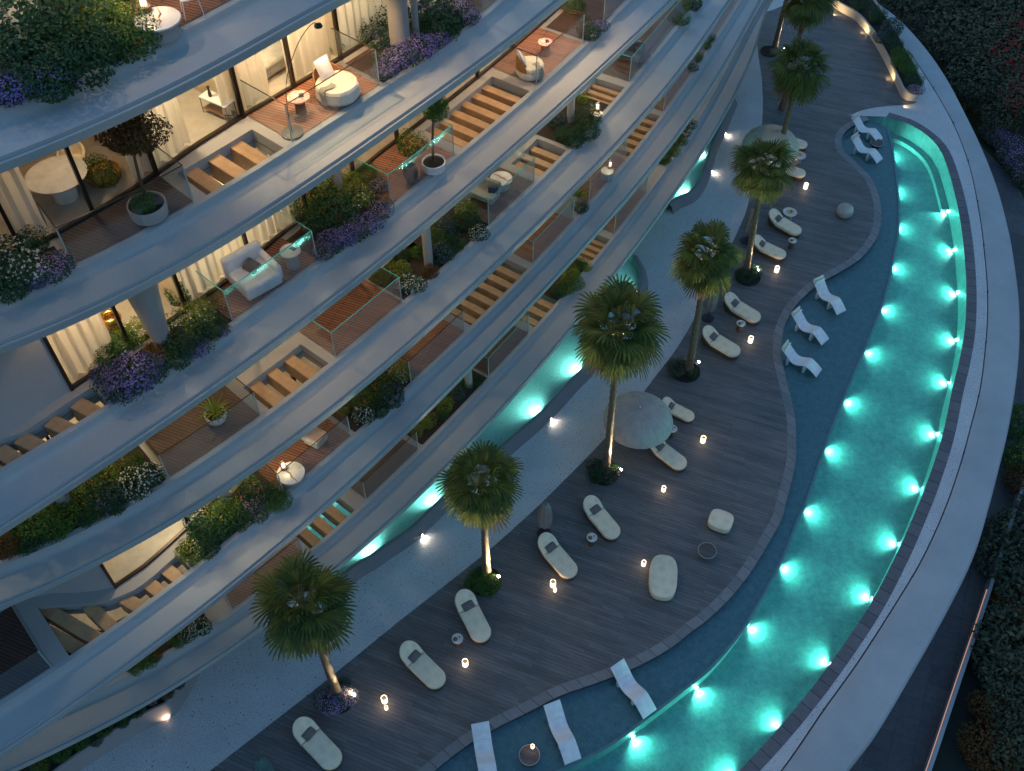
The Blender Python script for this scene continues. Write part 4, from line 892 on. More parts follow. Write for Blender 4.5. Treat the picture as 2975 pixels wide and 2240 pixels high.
for i, (b, t, hh, lab) in enumerate(PALMS):
    bp = at(*b, 0); tp = at(*t, hh)
    o = empty('palm_tree', bp, 0, lab, 'palm tree', 'palm trees on the deck')
    trunk_mesh(bp, tp, i).build('trunk', M['bark'], o)
    c = bpy.data.objects.new('crown', CR[(0, 1, 2, 3, 1, 0, 2, 3)[i]]); col.objects.link(c); c.parent = o; c.location = tp - bp; c.rotation_euler = (0, 0, rnd.uniform(0, 6))
    s_ = (1.14, 1.1, 1.27, 1.1, 1.15, 1.2, 1.1, 1.2)[i]; c.scale = (s_, s_, s_)
# beds at the palms' feet
def bed(x, y, r, label, plants):
    p = at(x, y, 0); o = empty('palm_bed', p, 0, label, 'planting bed', 'round planting beds at the palms')
    m = MB(); m.lathe([(r, 0), (r, .07), (r - .035, .07), (r - .035, .02)], n=48, cap=False); m.build('rim', M['dark'], o)
    m = MB(); m.lathe([(0.001, .035), (r - .03, .03)], n=40, cap=False); m.build('soil', M['soil'], o)
    for j, (dx, dy, s, kd, lb) in enumerate(plants): bush(kd, (p.x + dx, p.y + dy, .12 + s * .35), s, lb, 'shrubs at the palm feet')
bed(985, 2028, .62, 'round bed at the foot of the bottom left palm', [(-.22,-.22,.42,'lilac','purple flowering shrub in front of the bottom left palm trunk'), (.25,-.05,.36,'lilac','smaller purple shrub right of the bottom left palm trunk'), (.1,.3,.28,'blue','dark shrub behind the bottom left palm trunk')])
bed(1410, 1690, .66, 'round bed at the foot of the second palm', [(-.3,-.15,.38,'mid','green shrub left of the second palm trunk from the bottom'), (.12,-.3,.36,'mid','green shrub in front of the second palm trunk from the bottom'), (-.1,.3,.25,'dark','dark shrub behind the second palm trunk from the bottom')])
bed(1755, 1375, .66, 'round bed at the foot of the tallest palm', [(-.35,.1,.34,'pink','pink flowering shrub left of the tallest palm trunk'), (.2,-.25,.36,'pink','pink and white shrub in front of the tallest palm trunk'), (-.3,-.25,.3,'dark','green shrub with no flowers left of the tallest palm')])
bed(1992, 1080, .68, 'round bed at the foot of the leaning palm', [(-.4,-.02,.38,'night','spiky grey shrub left of the leaning palm trunk'), (.2,-.25,.22,'dark','low green shrub in front of the leaning palm trunk')])
bed(2172, 805, .66, 'round bed with a spotlight near the fifth palm', [(-.2,-.1,.34,'dark','dark shrub at the foot of the fifth palm'), (.28,.1,.3,'dark','second dark shrub right of the fifth palm trunk')])
bed(2235, 150, .6, 'round dark bed at the foot of the far bare trunk', [])
# garden trees and hedges below the parapet
def tree(x, y, zc, r, kd, label, hgt=None):
    q = at(x, y, GZ + zc); o = empty('garden_tree', (q.x, q.y, GZ), 0, label, 'tree', 'garden trees beyond the parapet')
    m = MB(); m.tube([(0, 0, 0), (.1, .05, zc * .5), (0, 0, zc)], [.16, .12, .06], 8); 
    for k in range(5):
        a = k * 1.3; m.tube([(0, 0, zc * .5), (math.cos(a) * r * .6, math.sin(a) * r * .6, zc + r * .2)], [.06, .02], 5)
    m.build('trunk', M['bark'], o)
    mm = CROWN.get(kd)
    if mm is None:
        a = leaf_cloud(3600, .06, 77 + len(CROWN), lumps=16, flat=.8, shell=.35).mesh('crown', L['night']); bb = None
        if kd == 'red': bb = blossoms(420, .045, 5, flat=.8, cover=1.14).mesh('flowers', L['red'])
        if kd == 'pale': bb = blossoms(700, .03, 6, flat=.8, cover=1.08).mesh('flowers', L['lilac'])
        mm = CROWN[kd] = (a, bb)
    c = bpy.data.objects.new('crown', mm[0]); col.objects.link(c); c.parent = o; c.location = (0, 0, zc); c.scale = (r, r, r * .85); c.rotation_euler = (0, 0, rnd.uniform(0, 6))
    if mm[1]: f_ = bpy.data.objects.new('flowers', mm[1]); col.objects.link(f_); f_.parent = c
CROWN = {}
TREES = [(2640,-30,3,2.6,'n'),(2740,20,3,2.6,'n'),(2820,110,3,2.4,'n'),(2870,230,2.5,2.0,'n'),(2900,40,3.5,2.8,'n'),(2990,-10,4,3,'n'),(2760,150,2.2,1.6,'n'),(2950,180,3,2.2,'red'),(2990,290,2.6,1.9,'red'),(2925,320,1.8,1.6,'n'),(2820,260,1.6,1.3,'n'),(3000,110,3.5,2.4,'red'),(2880,130,3,2.0,'n')]
for i, (x, y, zc, r, kd) in enumerate(TREES):
    tree(x, y, zc, r, kd, ('red flowering dark tree, %s along the right picture edge' if kd == 'red' else 'dark leafy tree, %s from the top of the garden corner') % NUM(min(i, 14)))
for i, (x, y, s) in enumerate([(2885,385,.7),(2915,405,.75),(2945,430,.75),(2935,455,.7),(2960,480,.7),(2975,515,.65),(2900,400,.6)]):
    q = at(x, y, GZ + .5); bush('paleflower', q, s, NUM(i) + ' pale pink flowering bush along the lawn edge at the upper right', 'pale flowering bushes by the lawn')
for i, (x, y, s, kd) in enumerate([(2975,1230,.9,'gold'),(2975,1330,.8,'gold'),(2965,1400,.6,'rust'),(2975,1560,1.2,'night'),(2930,1640,1.0,'night'),(2960,1720,1.1,'night'),(2960,1800,1.0,'rust'),(2905,1800,.7,'night'),(2960,1900,1.3,'night'),(2900,1930,1.0,'night'),(2960,2000,1.1,'night'),(2930,2090,.8,'night'),(2870,2060,.6,'rust'),(2960,2180,1.0,'night'),(2860,2180,.9,'rust')]):
    q = at(x, y, GZ + .5); bush(kd, q, s, NUM(i) + ' dark garden bush down the right edge beyond the light line wall', 'garden bushes at the right edge')

# ================================================================== deck furniture
G0 = .01
def heading(a, b, z):
    p, q = at(*a, z), at(*b, z); return (p + q) / 2, math.atan2(q.y - p.y, q.x - p.x), (q - p).length
# tan sun lounger: capsule mattress with a raised rounded back, rattan base, pillow. x axis points from head to foot, length 2.1
def capsule(x0, x1, w, n=14):
    r = w / 2; pts = []
    for k in range(n + 1):
        t = PI / 2 - PI * k / n; pts.append((x1 - r + r * math.cos(t), r * math.sin(t)))
    for k in range(n + 1):
        t = -PI / 2 - PI * k / n; pts.append((x0 + r + r * math.cos(t), r * math.sin(t)))
    return pts
def half(x0, x1, w, end, n=16):
    r = w / 2; pts = []
    if end > 0:
        pts = [(x0, r)] + [(x1 - r + r * math.cos(PI / 2 - PI * k / n), r * math.sin(PI / 2 - PI * k / n)) for k in range(n + 1)] + [(x0, -r)]
    else:
        pts = [(x1, -r)] + [(x0 + r - r * math.cos(PI / 2 - PI * k / n), -r * math.sin(PI / 2 - PI * k / n)) for k in range(n + 1)] + [(x1, r)]
    return pts
def pad(m, pts, f, thick, rnd_=.035, mi=0):
    """cushion: outline pts lifted by f(x) with rounded edge"""
    cx = sum(p[0] for p in pts) / len(pts); cy = sum(p[1] for p in pts) / len(pts); rows = []
    for ins, z in ((.02, 0), (0, .03), (0, thick - rnd_), (.012, thick - .012), (rnd_, thick)):
        row = []
        for x, y in pts:
            dx, dy = cx - x, cy - y; l_ = math.hypot(dx, dy); x2, y2 = x + dx / l_ * ins, y + dy / l_ * ins
            row.append((x2, y2, f(x2) + z))
        row.append(row[0]); rows.append(row)
    m.grid(rows, mi, True)
    n = len(pts); b = len(m.v)
    top = rows[-1][:-1]; ring2 = [((p[0] + cx) / 2, (p[1] + cy) / 2) for p in top]
    m.add(top + [(x, y, f(x) + thick + .012) for x, y in ring2] + [(cx, cy, f(cx) + thick + .015)],
          [(i, (i + 1) % n, n + (i + 1) % n, n + i) for i in range(n)] + [(n + i, n + (i + 1) % n, 2 * n) for i in range(n)], mi, True)
def make_lounger(pillow=True):
    o = empty('sun_lounger'); w_ = .80
    seat_f = lambda x: .26
    back_f = lambda x: .27 + max(0, (-.38 - x)) * .62
    m = MB(); pts = capsule(-.96, 1.03, w_ - .05); m.add([(x, y, .03) for x, y in pts] + [(x * 1.0, y * 1.02, .26) for x, y in pts], [tuple(range(len(pts)))[::-1]] + [(i, (i + 1) % len(pts), len(pts) + (i + 1) % len(pts), len(pts) + i) for i in range(len(pts))], 0, True); m.build('base', M['rattan'], o)
    m = MB(); pad(m, half(-.36, 1.05, w_, 1), seat_f, .18, .05); m.build('seat_cushion', M['cushion'], o)
    m = MB(); pad(m, half(-1.05, -.39, w_, -1), back_f, .16, .045); c = m.build('back_cushion', M['cushion'], o)
    m = MB(); pp = half(-1.055, -.38, w_ + .01, -1); m.tube([(x, y, back_f(x) + .065) for x, y in pp], .02, 6); m.build('piping', M['piping'], c)
    m = MB(); pp = half(-1.04, -.40, w_ - .04, -1)
    m.grid([[(x, y, .2) for x, y in pp], [(x * 1.01, y, back_f(x) + .0) for x, y in pp]], 0, True); m.build('back_shell', M['rattan'], o)
    if pillow:
        m = MB(); n = 8; rows = []
        for s_, zo in ((1, 1),):
            for i in range(n + 1):
                for_row = []
                for j in range(n + 1):
                    u, v = i / n * 2 - 1, j / n * 2 - 1; th = .075 * (1 - u ** 4) * (1 - v ** 4)
                    for_row.append((u * .17, v * .24, th))
                rows.append(for_row)
        m.grid(rows, 0, True); m.grid([[(x, y, -z) for x, y, z in r][::-1] for r in rows], 0, True)
        p = m.build('pillow', M['pillow'], o, (-.46, .02, .50)); p.rotation_euler = (0, R(30), R(8))
    return o
lounger = make_lounger(); lf = True
LG = [((868,2105),(982,2226),'cream sun lounger nearest the bottom left corner of the deck'), ((1174,1883),(1285,1992),'cream sun lounger second from the bottom, right of the twin lanterns'),
      ((1341,1730),(1409,1863),'cream sun lounger right below the second palm bed'), ((1574,1567),(1667,1675),'cream sun lounger just below the closed grey parasol'),
      ((1705,1458),(1791,1562),'cream sun lounger upper right of the closed grey parasol'), ((1888,1281),(1990,1358),'cream sun lounger just below the big open grey parasol'),
      ((1925,1168),(2016,1214),'cream sun lounger half hidden under the big open grey parasol'), ((2043,967),(2147,1030),'cream sun lounger right of the leaning palm trunk, lower of its pair'),
      ((2106,870),(2206,931),'cream sun lounger with a drinks table below its foot, upper of its pair'), ((2187,701),(2282,745),'cream sun lounger right of the fifth palm trunk, lower of the far pair'),
      ((2235,626),(2325,678),'cream sun lounger near the bowl table, upper of the far pair'), ((2245,478),(2340,508),'cream lounger mostly behind the fifth palm crown'),
      ((2255,395),(2345,424),'farthest cream lounger at the edge of the oval beige parasol')]
for a, b, lab in LG:
    c, rz, ln = heading(a, b, .35); o = place(lounger, lf, (c.x, c.y, G0), rz, ln / 2.1, lab, 'sun lounger', 'cream sun loungers on the deck'); lf = False
# oval daybed and ottomans
def soft(name, pts, h_, mat, loc, rz, label, cat, base=True):
    o = empty(name, loc, rz, label, cat)
    m = MB(); pad(m, pts, lambda x: .10, h_ - .10, .06); m.build('cushion', mat, o)
    m = MB(); pp = [(x * .93, y * .93) for x, y in pts]; m.add([(x, y, 0) for x, y in pp] + [(x, y, .12) for x, y in pp], [tuple(range(len(pp)))[::-1]] + [(i, (i + 1) % len(pp), len(pp) + (i + 1) % len(pp), len(pp) + i) for i in range(len(pp))], 0, True); m.build('plinth', M['rattan'], o)
    return o
def superell(a, b, e, n=40): return [(math.copysign(abs(math.cos(t)) ** (2 / e), math.cos(t)) * a, math.copysign(abs(math.sin(t)) ** (2 / e), math.sin(t)) * b) for t in [-2 * PI * k / n for k in range(n)]]
c, rz, ln = heading((1931,1616),(1924,1732), .4); soft('daybed', superell(.97, .56, 2.9), .42, M['cushion'], (c.x, c.y, G0), rz, 'large oval cream daybed beside a small lantern', 'daybed')
c = at(2094, 1513, .3); soft('ottoman', superell(.50, .47, 3.2), .42, M['cushion'], (c.x, c.y, G0), R(-24), 'rounded square cream ottoman above the dark round table', 'ottoman')
def pouf(x, y, label):
    c = at(x, y, .3); o = empty('pouf', (c.x, c.y, G0), 0, label, 'pouf'); m = MB(); m.lathe([(.02, 0), (.34, .01), (.44, .12), (.46, .3), (.40, .5), (.25, .62), (.02, .66)], n=32); m.build('cushion', M['canvas'], o)
pouf(2455, 612, 'dark rounded grey pouf near the far curve of the coping')
# low round tables with a pale rim
def make_table(r=.38, h_=.34):
    o = empty('round_table'); m = MB(); m.lathe([(r * .55, 0), (r * .5, .02), (r * .62, h_ - .04)], n=32, cap=True); m.build('pedestal', M['rattan'], o)
    m = MB(); m.lathe([(r - .02, h_ - .05), (r, h_ - .04), (r, h_), (r - .022, h_), (r - .022, h_ - .03)], n=48, cap=False); m.build('rim', M['canvas'], o)
    m = MB(); m.lathe([(.001, h_ - .018), (r - .02, h_ - .018)], n=40, cap=False); m.build('table_top', M['tablewood'], o); return o
rt = make_table(); 
for i, (x, y, z, lab) in enumerate([(2055, 1599, 0, 'dark round table with pale rim on the deck below the cream ottoman'), (2547.8, 413.9, SH, 'low round table between the two far white pool loungers'), (1538, 2193.6, SH, 'low round table with a lantern standing in the shallow water')]):
    c = at(x, y, z + .34); place(rt, i == 0, (c.x, c.y, z + G0), 0, 1, lab, 'table', 'low round tables with pale rims')
# drinks tables
def make_drinks():
    o = empty('drinks_table'); m = MB(); m.lathe([(.13, 0), (.13, .5)], n=24); m.build('stand', M['brown'], o)
    m = MB(); m.lathe([(.0, .5), (.215, .5), (.22, .51), (.22, .53), (.21, .54), (.0, .54)], n=36, cap=False); m.build('table_top', M['marble'], o)
    return o
dt = make_drinks(); first_d = True
def make_fruit():
    o = empty('fruit_bowl'); m = MB(); m.lathe([(.02, 0), (.06, .005), (.09, .045), (.085, .045), (.055, .012), (.0, .012)], n=20, cap=False); m.build('bowl', M['mid'] if 'mid' in M else M['teal'], o)
    for k in range(4):
        m = MB(); m.lathe([(.0, -.03), (.026, -.015), (.03, 0), (.026, .015), (0, .03)], n=10, cap=False); m.build('fruit', simple('fruit_%s' % 'abcd'[k], [(.3, .3, .03), (.4, .08, .03), (.1, .25, .03), (.4, .2, .03)][k], .4), o, (.035 * math.cos(k * 1.6), .035 * math.sin(k * 1.6), .05))
    return o
def make_glass_pair():
    o = empty('drinking_glass'); m = MB(); m.lathe([(.028, 0), (.03, .1)], n=14, cap=False); m.build('tumbler', M['railglass'], o)
    m = MB(); m.lathe([(.0, .005), (.026, .005), (.027, .07), (0, .07)], n=14, cap=False); m.build('drink', simple('juice', (.35, .1, .03), .2), o); return o
fb = make_fruit(); gp = make_glass_pair()
for i, (x, y, lab) in enumerate([(1329,1855,'below the third lounger'), (1720,1561,'between the two loungers by the closed parasol'), (1954,1245,'at the edge of the big open parasol'), (2153,939,'between the two loungers right of the leaning palm'), (2303,698,'between the far pair of loungers')]):
    c = at(x, y, .54); place(dt, i == 0, (c.x, c.y, G0), 0, 1, 'small round white drinks table ' + lab, 'side table', 'small drinks tables on the deck')
    place(fb, i == 0, (c.x - .08, c.y - .05, .55), i, 1, 'fruit bowl on the table ' + lab, 'fruit bowl', 'fruit bowls on drinks tables')
    place(gp, i == 0, (c.x + .08, c.y + .03, .55), 0, 1, 'glass tumbler on the table ' + lab, 'glass', 'drinks on drinks tables')
def bowl_table(x, y, lab):
    c = at(x, y, .45); o = empty('bowl_table', (c.x, c.y, G0), 0, lab, 'table'); m = MB(); m.lathe([(.2, 0), (.17, .2), (.2, .4)], n=28); m.build('pedestal', M['canvas'], o)
    m = MB(); m.lathe([(.18, .4), (.36, .43), (.38, .47), (.36, .48), (.3, .455), (.0, .45)], n=40, cap=False); m.build('dish', M['marble'], o)
    m = MB(); m.lathe([(.0, .46), (.1, .47), (.14, .52), (.12, .52), (.0, .49)], n=24, cap=False); m.build('bowl', M['gold'], o)
bowl_table(2295, 617, 'wide dish topped round table above the far pair of loungers'); bowl_table(2322, 452, 'small dish topped table beside the farthest loungers')
# lanterns
def make_lantern(r, h_, e):
    o = empty('lantern'); m = MB(); m.lathe([(r * .96, 0), (r, .02), (r, h_ - .02), (r * .97, h_), (r * .8, h_)], n=28, cap=False); m.build('shade', M['lantern'], o)
    m = MB(); m.lathe([(0, h_ - .015), (r * .8, h_ - .015)], n=24, cap=False); m.build('lid', M['dark'], o)
    m = MB(); m.lathe([(r * 1.02, 0), (r * 1.02, .015)], n=24); m.build('base', M['dark'], o)
    lamp('POINT', (0, 0, h_ + .05), e, (1, .62, .36), o, shadow_soft_size=r); return o
M['lantern'] = emis('lantern_shade', (1, .78, .55), .55)
lb, ls = make_lantern(.115, .34, 2.8), make_lantern(.065, .2, 1.4)
LN = [((1118,2038),'b','big lantern of the pair beside the bottom left palm bed',0), ((1123,2060),'s','small lantern of the pair beside the bottom left palm bed',0), ((1352,1932),'b','lantern below the small drinks table and third lounger',0),
      ((1606,1702),'b','big lantern of the pair left of the fourth lounger foot',0), ((1612,1718),'s','small lantern of the pair left of the fourth lounger foot',0), ((1869,1642),'m','lantern touching the left side of the oval daybed',0),
      ((1927,1426),'m','single lantern in the open middle of the deck',0), ((2041,1284),'b','lantern right of the big open parasol',0), ((2179,994),'b','lantern right of the leaning palm loungers',0), ((2255,790),'b','lantern beside the fifth palm spotlight',0),
      ((2339,548),'b','far lantern left of the dark grey pouf',0), ((1547,2172),'s','small lantern standing on the round table in the water',SH + .35)]
fb_, fs_ = True, True
for p, kd, lab, z in LN:
    c = at(*p, z)
    if kd in 'bm': place(lb, fb_, (c.x, c.y, z + G0), 0, 1 if kd == 'b' else .8, 'glowing white ' + lab, 'lantern', 'glowing lanterns on the deck'); fb_ = False
    else: place(ls, fs_, (c.x, c.y, z + G0), 0, 1, 'glowing white ' + lab, 'lantern', 'glowing lanterns on the deck'); fs_ = False
# ground spotlights at the palms
def make_spot():
    o = empty('spotlight'); m = MB(); m.lathe([(.05, 0), (.05, .03), (.02, .03), (.02, .12)], n=14); m.build('stake', M['dark'], o)
    m = MB(); m.lathe([(.03, -.05), (.055, -.04), (.06, .05)], n=18, cap=False); hd = m.build('housing', M['dark'], o, (0, 0, .16)); hd.rotation_euler = (0, R(-18), 0)
    m = MB(); m.lathe([(0, .045), (.055, .045)], n=18, cap=False); m.build('lens', M['hot'], hd)
    return o
sp = make_spot()
SPOTS = [((1028,2025),0,'bottom left palm'),((1448,1683),1,'second palm'),((1802,1373),2,'tallest palm'),((2028,1060),3,'leaning palm'),((2200,793),4,'fifth palm'),((2300,470),5,'palm in the middle of the far deck'),((2275,150),6,'far bare trunk')]
for i, (p, k, lab) in enumerate(SPOTS):
    c = at(*p, 0); o = place(sp, i == 0, (c.x, c.y, .02), PI, 1, 'small bright spotlight at the foot of the ' + lab, 'spotlight', 'garden spotlights at the palms')
    b = at(*PALMS[k][0], 0); t = at(*PALMS[k][1], PALMS[k][2]); d = (b.lerp(t, .8) - Vector((c.x, c.y, .2)))
    for q, e_, sz, zz in ((t + Vector((0, 0, .3)), 3600, 50, .2), (b + Vector((0, 0, 1.2)), 45, 90, .28)):
        s = lamp('SPOT', (0, 0, zz), e_, (1, .76, .42), o, spot_size=R(sz), spot_blend=.6, shadow_soft_size=.04); dv_ = q - Vector((c.x, c.y, .2)); dv_.rotate(Vector((1, 0, 0)).rotation_difference(Vector((-1, 0, 0)))) if False else None
        v = q - Vector((c.x, c.y, .2)); v = Vector((-v.x, -v.y, v.z)); aim(s, v)
# wall lights on the plunge pools
def make_wall_light():
    o = empty('wall_light'); m = MB(); m.box((0, 0, 0), (.05, .16, .07)); m.build('housing', M['dark'], o)
    m = MB(); m.box((.027, 0, 0), (.01, .08, .03)); m.build('lens', M['hot'], o)
    s = lamp('SPOT', (.06, 0, 0), 8, (1, .86, .68), o, spot_size=R(150), spot_blend=.8, shadow_soft_size=.03); aim(s, (1, 0, -.5)); return o
wlg = make_wall_light(); SPA_RIMS = cr(A([(1031,1636),(1067,1615),(1105,1589),(1189,1531),(1275,1450),(1366,1375),(1458,1291),(1577,1187),(1661,1097)], .5), 8) + cr(A([(1965,572),(1999,557),(2017,540),(2033,515),(2046,481),(2055,454),(2060,430),(2075,394),(2100,340)], .5), 8)
for i, ((x, y), lab) in enumerate([((1224,1545),'near end of the long plunge pool'), ((1592,1222),'middle of the long plunge pool'), ((2092,388),'far end of the small plunge pool'), ((2062,497),'rounded end of the small plunge pool')]):
    c = at(x, y, .14); q, d = nearest(SPA_RIMS, c); d = Vector((d.y, -d.x, 0)); q = q + d * .47; o = place(wlg, i == 0, (q.x, q.y, .14), math.atan2(d.y, d.x), 1, 'bright light low on the wall at the ' + lab, 'wall light', 'wall lights on the plunge pool walls')

# parasols
def dome(x, y, r, h_, label, sx=1.0, rz=0.0, cone=.55, mat='canvas'):
    c = at(x, y, h_ - .25); o = empty('open_parasol', (c.x, c.y, G0), rz, label, 'parasol'); m = MB(); n = 24; rows = []
    for i in range(9):
        t = i / 8; rr = r * math.sin(t * PI / 2 * .96) / math.sin(PI / 2 * .96); z = h_ - cone * (1 - math.cos(t * PI / 2 * .96)) * 1.0
        row = []
        for k in range(n * 3 + 1):
            a = 2 * PI * k / (n * 3); rib = 0 if k % 3 == 0 else -.018 * t
            row.append((rr * sx * math.cos(a), rr * math.sin(a), z + rib))
        rows.append(row)
    m.grid(rows, 0, False); cn = m.build('canopy', M[mat], o)
    m = MB()
    for k in range(n):
        a = 2 * PI * k / n; pts = []
        for i in range(9):
            t = i / 8; rr = r * math.sin(t * PI / 2 * .96) / math.sin(PI / 2 * .96); pts.append((rr * sx * math.cos(a), rr * math.sin(a), h_ - cone * (1 - math.cos(t * PI / 2 * .96)) + .004))
        m.tube(pts, .0035, 4)
    m.build('seams', M['greycanvas'], cn)
    m = MB(); m.tube([(0, 0, .05), (0, 0, h_ - .02)], .03, 12); m.build('pole', M['dark'], o)
    m = MB(); m.lathe([(.35, 0), (.35, .05), (.05, .07)], n=32); m.build('foot', M['dark'], o)
    m = MB(); m.lathe([(.03, h_ - .01), (.045, h_ + .02), (.02, h_ + .06), (.03, h_ + .08), (.0, h_ + .1)], n=12, cap=False); m.build('finial', M['white'], o)
dome(1858, 1195, 1.52, 2.5, 'big open dome shaped grey parasol beside the tallest palm', cone=.98)
dome(2247, 392, 1.6, 2.3, 'open oval beige parasol partly hidden behind palms at the far end', sx=1.0, cone=1.2, mat='beige')
def closed(x, y, h_, label, mat='greycanvas'):
    c = at(x, y, 0); o = empty('closed_parasol', (c.x, c.y, G0), 0, label, 'parasol', 'closed parasols on the deck'); m = MB(); rows = []
    for z, r in ((h_, .02), (h_ - .03, .10), (h_ - .12, .17), (h_ - .35, .23), (h_ - .7, .265), (h_ - 1.1, .28), (h_ - 1.45, .27)):
        rows.append([(r * (1 + .10 * math.cos(8 * a)) * math.cos(a), r * (1 + .10 * math.cos(8 * a)) * math.sin(a), z + (.04 * math.cos(8 * a) if r > .25 else 0)) for a in [2 * PI * k / 64 for k in range(65)]])
    m.grid(rows, 0, True); m.build('canopy', M[mat], o)
    m = MB(); m.tube([(0, 0, .05), (0, 0, h_)], .028, 10); m.build('pole', M['dark'], o)
    m = MB(); m.lathe([(.3, 0), (.3, .05), (.05, .07)], n=28); m.build('foot', M['dark'], o)
closed(1581, 1552, 2.3, 'closed grey parasol standing left of two cream loungers')
closed(790, 2274, 2.3, 'closed teal parasol cut by the bottom edge, left of the nearest lounger', 'teal')
closed(2168, 700, 2.2, 'closed dark parasol half hidden behind the fifth palm trunk')
closed(2056, 925, 2.2, 'closed dark parasol right behind the leaning palm trunk')
# white sunbeds standing in the water
def make_poolbed(towel):
    o = empty('pool_lounger'); w_ = .62
    prof = [(-.98, .78), (-.86, .70), (-.60, .47), (-.38, .28), (-.22, .22), (-.05, .24), (.20, .36), (.36, .42), (.50, .38), (.75, .24), (.95, .10), (1.0, .05)]
    sm = cr([Vector((x, 0, z + .20)) for x, z in prof], 4); m = MB(); th = .06
    m.grid([[(p.x, -w_ / 2, p.z - th), (p.x, -w_ / 2 - .01, p.z - .02), (p.x, -w_ / 2 + .03, p.z), (p.x, 0, p.z - .015), (p.x, w_ / 2 - .03, p.z), (p.x, w_ / 2 + .01, p.z - .02), (p.x, w_ / 2, p.z - th), (p.x, -w_ / 2, p.z - th)] for p in sm], 0, True)
    m.add([(sm[0].x, -w_ / 2, sm[0].z - th), (sm[0].x, w_ / 2, sm[0].z - th), (sm[0].x, w_ / 2, sm[0].z), (sm[0].x, -w_ / 2, sm[0].z)], [(0, 1, 2, 3)])
    m.add([(sm[-1].x, -w_ / 2, sm[-1].z - th), (sm[-1].x, w_ / 2, sm[-1].z - th), (sm[-1].x, w_ / 2, sm[-1].z), (sm[-1].x, -w_ / 2, sm[-1].z)], [(3, 2, 1, 0)])
    m.build('shell', M['white'], o)
    for x, w2 in ((-.55, .3), (.3, .3)):
        m = MB(); m.box((x, 0, .26 if x > 0 else .3), (.12, w_ - .12, .5 if x > 0 else .6)); m.build('leg', M['white'], o)
    if towel:
        for k in (0, 1):
            m = MB(); m.tube([(-.95 + k * .13, -.3, 1.03 - k * .10), (-.95 + k * .13, .3, 1.03 - k * .10)], .055, 12); m.build('headrest_roll', M['linen'], o)
    return o
pb1 = make_poolbed(True); pb2 = make_poolbed(False); f1 = f2 = True
PBL = [((2481,362),(2552,398),1,'far white lounger in the shallow water, the upper one above the round table'), ((2479,420),(2552,458),1,'far white lounger in the shallow water, left below the round table'),
       ((2372,835),(2443,898),1,'white pool lounger, uppermost of the row of three in the shallow water'), ((2310,930),(2392,982),1,'white pool lounger, middle of the row of three in the shallow water'), ((2283,1030),(2370,1072),1,'white pool lounger, lowest of the row of three in the shallow water'),
       ((1797,1955),(1880,2058),0,'plain white lounger in the water nearest the first ledge lights'), ((1606,2070),(1660,2195),0,'plain white lounger in the water right of the table with the lantern'), ((1398,2132),(1420,2262),0,'plain white lounger in the water left of the table with the lantern')]
for a, b, t, lab in PBL:
    c, rz, ln = heading(a, b, SH + .4)
    if t: place(pb1, f1, (c.x, c.y, SH), rz, 1.0, lab, 'pool lounger', 'white loungers standing in the water'); f1 = False
    else: place(pb2, f2, (c.x, c.y, SH), rz, 1.02, lab, 'pool lounger', 'white loungers standing in the water'); f2 = False

# ================================================================== things on the terraces
def T(k, x, y, dz=0.0): return at(x, y, FZ[k] + dz)
def bx(name, parts, mat, parent, loc=None, rz=None, bev=.0):
    m = MB()
    for c, s_, *r in parts: m.box(c, s_, *r)
    o = m.build(name, mat, parent, loc)
    if rz is not None: o.rotation_euler = (0, 0, rz)
    if bev: b = o.modifiers.new('bevel', 'BEVEL'); b.width = bev; b.segments = 3
    return o
def round_sofa(k, x, y, r, rz, label, throw_rz=0):
    c = T(k, x, y, .3); o = empty('round_lounge_chair', (c.x, c.y, FZ[k] + .024), rz, label, 'lounge chair', 'round lounge chairs')
    m = MB(); m.lathe([(r * .6, .0), (r * .86, .03), (r, .14), (r * .99, .26), (r * .93, .36), (r * .93, .37), (r * .97, .40), (r * .90, .47), (r * .5, .5), (.01, .505)], n=48, cap=False); m.build('seat', M['linen'], o)
    m = MB(); rows = []
    for i in range(25):
        a = R(125) + R(110) * i / 24; hh = .38 + .36 * math.sin(PI * i / 24) ** .6
        rows.append([(math.cos(a) * q, math.sin(a) * q, z) for q, z in ((r * .93, .34), (r * .95, .36 + (hh - .3)), (r * 1.0, .38 + (hh - .3)), (r * 1.02, .34))])
    m.grid(rows, 0, True); m.build('backrest', M['rattanlight'], o)
    m = MB(); n = 8; rr = []
    for i in range(n + 1): rr.append([((i / n - .5) * .58, (j / n - .5) * .5, .09 * (1 - (i / n * 2 - 1) ** 4) * (1 - (j / n * 2 - 1) ** 4)) for j in range(n + 1)])
    m.grid(rr, 0, True); m.grid([[(a, b, -z) for a, b, z in q][::-1] for q in rr], 0, True)
    p = m.build('pillow', M['white'], o, (-r * .66, 0, .74)); p.rotation_euler = (0, R(66), 0)
    m = MB(); rows = []
    for i in range(15):
        t = i / 14; yy = -.15 - t * (r + .12); z = .52 if t < .55 else .52 - (t - .55) * 1.05; rows.append([(.05 + .2 * (j / 6 - .5) + .05 * math.sin(i * .7), max(yy, -r * 1.02), z + .012 * math.sin(j * 2.1 + i)) for j in range(7)])
    m.grid(rows, 0, True); th = empty('throw_blanket', o.location + Vector((0, 0, 0)), rz + throw_rz, 'grey woven throw hanging over the ' + label.split(' on ')[0], 'blanket'); m.build('cloth', M['pillowlight'], th)
    return o
M['rattanlight'] = simple('light_rattan', (.42, .22, .08), .7, (.25, .12, .04), 60, bmp=.5, bscale=90)
M['pillowlight'] = simple('grey_weave', (.32, .31, .28), .95, bmp=.3, bscale=70)
M['lam_glass'] = glassy('lantern_glass', (.95, .92, .88), .06)
